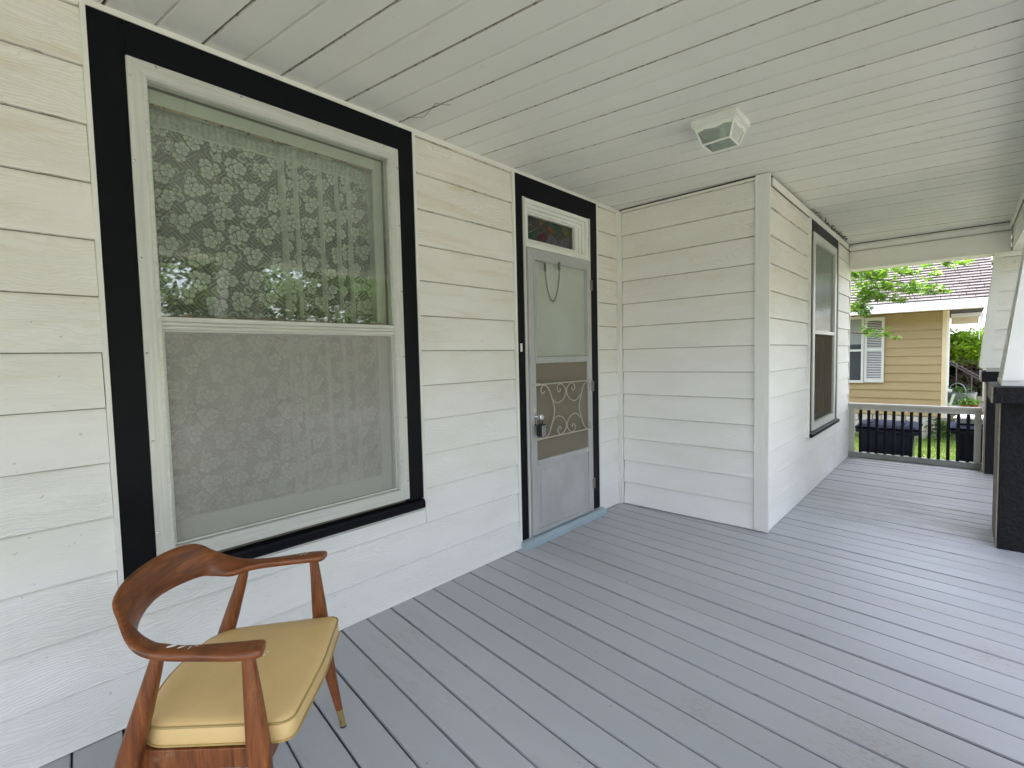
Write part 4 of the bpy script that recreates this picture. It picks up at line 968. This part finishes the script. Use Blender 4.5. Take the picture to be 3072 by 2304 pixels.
def shm():
    M=Mt('roof_shingles',(.16,.13,.135),.9,0,.2); g=M.n('ShaderNodeNewGeometry'); c=M.mix(g.outputs['Random Per Island'],(.075,.071,.067),(.125,.118,.112)); v=M.map((1,1,1)); c=M.mix(M.math('MULTIPLY',M.noise(v,60,3),.5),c,(.10,.085,.09)); M.setc(c); M.bump(M.noise(v,120,3),.4,.003); return M.m
b=MB(); rnd=random.Random(12); ex=.14; r_=0; L=math.hypot(1,sl_); ux,uz=1/L,sl_/L
while r_*ex<2.9:
    y=-2.74-rnd.random()*.2
    while y<1.2:
        w_=rnd.uniform(.22,.42); a=max(y,-2.74); c=min(y+w_-.008,1.2)
        if c>a:
            s0=r_*ex; th=.024+rnd.random()*.008; x0=13.82+s0*ux; z0=2.385+s0*uz; x1=x0+ex*ux; z1=z0+ex*uz
            b.add([(x0,a,z0),(x0,c,z0),(x1,c,z1),(x1,a,z1),(x0-uz*th,a,z0+ux*th),(x0-uz*th,c,z0+ux*th),(x1,c,z1+.002),(x1,a,z1+.002)],[(0,1,5,4),(4,5,6,7),(0,4,7,3),(1,2,6,5),(0,3,2,1)])
        y+=w_
    r_+=1
part('shingles',b,shm(),nh,stuff=True)
# shutter and window of the neighbour
M_shut=paint('shutter_white',(.55,.555,.55),.45,.03)
sh=part('shutter',MB().box(XH-.052,XH-.024,-.955,-.905,.585,2.125),M_shut,nh)
for bx in ((-.625,-.575,.585,2.125),(-.9045,-.6255,.585,.665),(-.9045,-.6255,1.335,1.40)): part('shutter_rail',MB().box(XH-.052,XH-.024,*bx),M_shut,sh)
pr=[(-.9045,2.125),(-.6255,2.125)]+[(-.6255-.279*t,2.03+.035*math.sin(math.pi*t)) for t in [k/10 for k in range(11)]]
part('shutter_rail',MB().prism(pr,lambda p,q,t:(t,p,q),XH-.052,XH-.024),M_shut,sh)
b=MB()
for (z0,z1) in ((.672,1.33),(1.405,2.05)):
    z=z0
    while z<z1: b.add([(XH-.046,-.904,z),(XH-.046,-.626,z),(XH-.034,-.626,z+.017),(XH-.034,-.904,z+.017),(XH-.042,-.904,z),(XH-.042,-.626,z),(XH-.030,-.626,z+.017),(XH-.030,-.904,z+.017)],[(0,1,2,3),(4,5,6,7),(0,1,5,4),(2,3,7,6)]); z+=.040
part('louvres',b,M_shut,sh,stuff=True)
part('louvre_shade',MB().box(XH-.0235,XH-.0225,-.904,-.626,.6,2.1),paint('shutter_shadow',(.10,.09,.075),.7),sh)  # dark sheet painting the shade between the louvres
nwd=part('window',MB().box(XH-.035,XH+.0005,-.52,.36,.62,2.12),paint('window_dark',(.05,.06,.07),.15,.1),nh)
for bx in ((-.565,-.515,.57,2.17),(.36,.41,.57,2.17)): part('window_frame',MB().box(XH-.065,XH-.0355,*bx),M_shut,nwd)
for bx in ((-.5145,.3595,.57,.63),(-.5145,.3595,1.33,1.38),(-.5145,.3595,2.10,2.17)): part('window_frame',MB().box(XH-.060,XH-.0355,*bx),M_shut,nwd)
part('window_blind',MB().box(XH-.040,XH-.036,-.514,.359,1.5,2.09),paint('blind_grey',(.25,.27,.28),.5),nwd)
# neighbour porch box, deck
part('porch_beam_face',MB().box(16.0,16.1,-2.58,-2.088,1.93,2.02),M_ftrim,nh)
part('porch_beam_face',MB().box(16.02,16.1,-2.58,-2.088,2.022,2.10),M_ftrim,nh)
part('porch_beam_face',MB().box(15.98,16.1,-2.66,-2.088,2.102,2.19),M_side2,nh)
part('gutter',MB().box(15.95,16.05,-2.66,-2.60,1.98,2.15),M_fas,nh,bevel=.01)
part('downpipe',MB().box(16.0,16.04,-2.60,-2.585,1.55,1.979),M_fas,nh)
part('porch_deck',MB().box(14.52,19,-2.9,-2.1,-.12,-.02),M_bark,nh)
part('porch_back_wall',MB().box(14.55,19,-2.03,-1.99,-.02,2.2),M_side2,nh)

# far grey roof, bright shrub, bramble
fh=thing('distant_house','pale grey roof with white fascia showing above the bright shrub','house',(33,-2.5,GZ))
part('roof',MB().prism([(33,2.05),(36,3.0),(40,3.0),(40,2.05)],lambda p,q,t:(p,t,q),-6,1),paint('pale_roof',(.42,.42,.43),.8),fh)
part('fascia',MB().add([(32.95,-1.6,2.20),(32.95,-6,1.75),(32.95,-6,1.9),(32.95,-1.6,2.36),(33,-1.6,2.20),(33,-6,1.75),(33,-6,1.9),(33,-1.6,2.36)],[(0,1,2,3),(4,5,6,7),(3,2,6,7),(0,1,5,4)]),M_fas,fh)
part('wall',MB().box(33.1,39.9,-5.8,.8,GZ,2.04),M_side2,fh)
part('roof_vent',MB().tube([(33.0,-2.62,2.12),(32.98,-2.72,2.10),(33.0,-2.84,2.12)],.03,6),M_chain,fh)
def shrub(name,label,c,r,n,s,mat,seed,squash,lobes=1,cat='shrub'):
    rnd=random.Random(seed); t=thing(name,label,cat,(c[0],c[1],GZ)); b=MB()
    for k in range(8):
        a=rnd.random()*6.28; b.tube([(c[0],c[1],GZ),(c[0]+r*.4*math.cos(a),c[1]+r*.4*math.sin(a),c[2]*.4),(c[0]+r*.7*math.cos(a),c[1]+r*.7*math.sin(a),c[2]+r*.2)],[.03,.02,.008],5)
    part('stems',b,M_bark,t); b=MB(); crown(b,c,r,n,s,rnd,lobes,60,squash); part('foliage',b,mat,t)
shrub('bright_shrub','large bright lime-green shrub between the tan house corner and the far pier',(21,-2.75,1.36),.95,6200,.15,L_lime,8,.60)
shrub('dark_shrub','dark tangled bramble bush below the bright shrub behind the stair rail',(22.8,-2.9,.45),1.75,17000,.24,L_dark,9,.75)
tree('dark_tree','dark evergreen tree rising beyond the right end of the neighbour roof',27,-4.4,8,2.4,5000,.3,L_dark,91)
b=MB(); rnd=random.Random(31)
for k in range(90):
    y=-2.2-rnd.random()*.75; x=18.6+rnd.random()*.8; z=.25+rnd.random()*.75; d=Vector((rnd.gauss(0,.1),rnd.gauss(0,.18),rnd.gauss(.05,.15)))
    b.tube([(x,y,z),Vector((x,y,z))+d*.5+Vector((0,0,.03)),Vector((x,y,z))+d],.007,4,False)
solo('bramble_twigs',b,paint('bramble',(.06,.035,.03),.9,.4),'reddish brown tangle of dead twigs behind the galvanized tub','twigs',(19,-2.5,.3))
st=thing('stair_handrail','dark slanting double handrail behind the galvanized tub','handrail',(17.8,-2.4,0))
M_iron=paint('iron',(.10,.085,.08),.5)
for dz in (0,-.075): part('rail_bar',MB().tube([(17.6,-2.05,1.03+dz*.9),(17.6,-2.82,.47+dz)],.016,6),M_iron,st)
for y in (-2.2,-2.5,-2.78): part('post',MB().tube([(17.6,y,.0),(17.6,y,1.03-(y+2.05)*-.727-.02)],.012,6),M_iron,st)
tub=thing('galvanized_tub','ribbed galvanized wash tub with plants on the neighbour porch','tub',(15.2,-2.30,.02))
prf=[(.21,0),(.225,.02),(.235,.12),(.243,.125),(.243,.135),(.238,.14),(.246,.175),(.254,.18),(.254,.19),(.248,.195),(.262,.26),(.270,.265),(.268,.275),(.25,.272),(.215,.03)]
M_galv=Mt('galvanised_steel',(.36,.39,.40),.4,.6); M_galv.setc(M_galv.mix(M_galv.noise(M_galv.map((1,1,1)),12,4),(.15,.165,.175),(.26,.28,.29))); M_galv=M_galv.m
part('body',MB().lathe(prf,(15.2,-2.31,.07),28),M_galv,tub,smooth=35)
part('handle',MB().tube(smoothpts([(15.1,-2.10,.36),(15.1,-2.14,.50),(15.1,-2.24,.55),(15.1,-2.34,.50),(15.0,-2.40,.33),(14.9,-2.47,.12)],4),.009,6),M_galv,tub)
b=MB(); rnd=random.Random(6)
for k in range(140): leaf(b,Vector((15.2+rnd.gauss(0,.09),-2.30+rnd.gauss(0,.09),.35+abs(rnd.gauss(0,.06)))),.08,rnd)
part('plants',b,L_mid,tub,stuff=True)
def pot(x,y,z,label,s=1):
    t=thing('flower_pot',label,'flower pot',(x,y,z)); part('pot',MB().lathe([(.045*s,0),(.062*s,.085*s),(.07*s,.085*s),(.07*s,.105*s),(.058*s,.105*s),(.05*s,.08*s)],(x,y,z),16),paint('terracotta',(.42,.13,.05),.7),t,smooth=40)
    b=MB(); rnd=random.Random(int(abs(y)*100))
    for k in range(70): leaf(b,Vector((x+rnd.gauss(0,.05*s),y+rnd.gauss(0,.06*s),z+.11*s+abs(rnd.gauss(0,.06*s)))),.09*s,rnd)
    part('leaves',b,L_bright,t)
pot(14.85,-2.36,-.02,'terracotta pot with low green plant in front of the galvanized tub')
pot(14.9,-2.52,-.02,'terracotta pot with tall bright leaves right of the galvanized tub',1.15)
b=MB().tube(smoothpts([(14.75,-2.12,.02),(14.75,-2.18,.03),(14.75,-2.26,.03),(14.75,-2.32,.02)],3),.028,8)
solo('rolled_mat',b,paint('pinkish_fabric',(.55,.42,.34),.8),'pinkish rolled mat lying in front of the galvanized tub','mat',(14.75,-2.2,0),smooth=60)
ga=thing('garden_chair','pale green metal garden chair edge beside the tan house corner','chair',(14.85,-2.12,-.02))
part('backrest',MB().loft([[(14.8+p,-2.10-q*.25-w_,.06+q) for p,w_ in((0,0),(.02,0),(.02,.05),(0,.05))] for q in (0,.1,.2,.26)]),paint('pale_green',(.48,.60,.38),.5),ga)
part('seat',MB().box(14.7,14.9,-2.28,-2.12,.03,.055),M_shut,ga,bevel=.01)
for (x,y) in ((14.72,-2.26),(14.88,-2.26),(14.72,-2.14),(14.88,-2.14)): part('leg',MB().tube([(x,y,-.02),(x,y,.03)],.008,6),M_shut,ga)
solo('ball_ornament',MB().lathe([(.0,-.045),(.02,-.04),(.04,-.02),(.045,0),(.04,.02),(.02,.04),(.0,.045)],(15.05,-2.115,.375),14),paint('pale_ball',(.6,.62,.55),.3),'pale round ornament on the left rim of the galvanized tub','ornament',(15.05,-2.115,.375),smooth=60)
solo('fence_post',MB().box(17.2,17.3,-2.80,-2.70,-.02,.93),paint('pale_post',(.50,.46,.38),.7),'short pale wooden post just left of the far brick pier','post',(17.25,-2.75,0),bevel=.01)

# ------------------------------------------------------------------ wheeled bins
M_bin=paint('navy_plastic',(.006,.011,.034),.38,.1); M_lid=paint('bin_lid_plastic',(.004,.007,.018),.8,.1,spec=.06); M_tag=Mt('bin_white',(.75,.76,.78),.5).m
def bin_(x,y,label,lidtilt=0.,papers=False):
    t=thing('wheeled_bin',label,'bin',(x,y,GZ),group='navy wheeled bins outside the railing')
    zb,z1=GZ+.09,GZ+1.01
    hx,hy=.33,.30
    rect=lambda h,k,z,off=0:[(x-h+off,y-k,z),(x+h+off,y-k,z),(x+h+off,y+k,z),(x-h+off,y+k,z)]
    part('body',MB().loft([rect(.24,.215,zb),rect(.27,.24,zb+.3),rect(hx-.01,hy-.01,z1)]),M_bin,t,bevel=.02)
    part('rim',MB().loft([rect(hx+.012,hy+.022,z1-.05),rect(hx+.02,hy+.03,z1-.035),rect(hx+.02,hy+.03,z1)]),M_bin,t,bevel=.008)
    part('lid',MB().loft([rect(hx+.03,hy+.04,z1+.004+0*lidtilt),rect(hx+.03,hy+.04,z1+.028),rect(hx-.03,hy-.03,z1+.062),rect(hx-.16,hy-.12,z1+.075)]),M_lid,t,bevel=.008)
    for sy in (-.17,.17): part('lid_rib',MB().box(x-.22,x+.22,y+sy-.015,y+sy+.015,z1+.060,z1+.082),M_lid,t,bevel=.004)
    part('handle',MB().tube([(x+hx+.06,y-.2,z1-.0),(x+hx+.06,y+.2,z1-.0)],.014,8),M_bin,t)
    for sy in (-1,1):
        part('handle_bracket',MB().box(x+hx+.0,x+hx+.07,y+sy*.2-.015,y+sy*.2+.015,z1-.05,z1+.01),M_bin,t)
        part('wheel',MB().lathe([(.02,-.025),(.10,-.025),(.11,-.015),(.11,.015),(.10,.025),(.02,.025)],(x+.2,y+sy*.29,GZ+.11),18,'y'),M_rubber,t,smooth=40)
    part('axle',MB().tube([(x+.2,y-.28,GZ+.11),(x+.2,y+.28,GZ+.11)],.012,6),M_chrome,t)
    return t
bin_(8.30,-1.60,'navy blue wheeled bin behind the left half of the porch railing')
bin_(8.75,-2.55,'navy blue wheeled bin with pale papers on its lid, behind the railing near the pier')
b=MB(); rnd=random.Random(3)
pp=thing('paper_stack','loose stack of pale folded papers lying on the right wheeled bin','papers',(8.7,-2.42,GZ+1.03))
for k in range(5):
    z=GZ+1.096+k*.019; dx,dy=rnd.uniform(-.05,.05),rnd.uniform(-.04,.04)
    part('paper',MB().add([(8.52+dx,-2.62+dy,z),(8.80+dx,-2.60+dy,z+.004),(8.80+dx,-2.30+dy,z+.004),(8.52+dx,-2.27+dy,z),(8.52+dx,-2.62+dy,z+.010),(8.80+dx,-2.60+dy,z+.012),(8.80+dx,-2.30+dy,z+.012),(8.52+dx,-2.27+dy,z+.011)],[(0,1,2,3),(4,5,6,7),(0,1,5,4),(1,2,6,5),(2,3,7,6),(3,0,4,7)]),M_tag,pp)
# grass in the side yard
b=MB(); rnd=random.Random(14)
for k in range(26000):
    x=rnd.uniform(7.7,14.35); y=rnd.uniform(-3.2,.6) 
    h=rnd.uniform(.04,.12)*(1.6 if x>13.9 else 1); a=rnd.random()*6.28; wv=.006; lx,ly=rnd.gauss(0,.03),rnd.gauss(0,.03)
    b.add([(x+wv*math.cos(a),y+wv*math.sin(a),GZ),(x-wv*math.cos(a),y-wv*math.sin(a),GZ),(x+lx,y+ly,GZ+h)],[(0,1,2)])
solo('grass',b,leafmat('grass_blade',(.09,.17,.02),(.20,.30,.05),.6,.3),'green mown grass growing in the side yard between the houses',None,(11,-1.3,GZ),kind='stuff')
b=MB()
for k in range(260): leaf(b,Vector((14.25+rnd.gauss(0,.08),-2.02+rnd.gauss(0,.12),GZ+rnd.random()*.45)),.12,rnd)
solo('corner_weeds',b,L_mid,'tuft of dark weeds at the foot of the tan house corner','weeds',(14.25,-2.02,GZ))

# grit and paint chips lying on the boards
b=MB(); rnd=random.Random(55)
spots_=[(rnd.uniform(3.2,3.9),-rnd.random()**2*.5-.03) for _ in range(14)]+[(rnd.uniform(4,7.2),YC-.03-rnd.random()**2*.3) for _ in range(24)]+[(rnd.uniform(.3,5),rnd.uniform(-2.3,-.05)) for _ in range(40)]
for x,y in spots_:
    s_=rnd.uniform(.002,.006); p=[(x+rnd.uniform(-s_,s_)*1.5,y+rnd.uniform(-s_,s_),.001+rnd.uniform(0,s_*.7)) for _ in range(5)]
    b.add(p,[(0,1,2),(0,2,3),(1,2,4),(2,3,4),(0,3,4)])
solo('floor_grit',b,paint('grit',(.10,.085,.07),.9,.4),'scattered dark grit and paint chips lying on the grey porch boards','grit',(3.5,-1,0),kind='stuff')
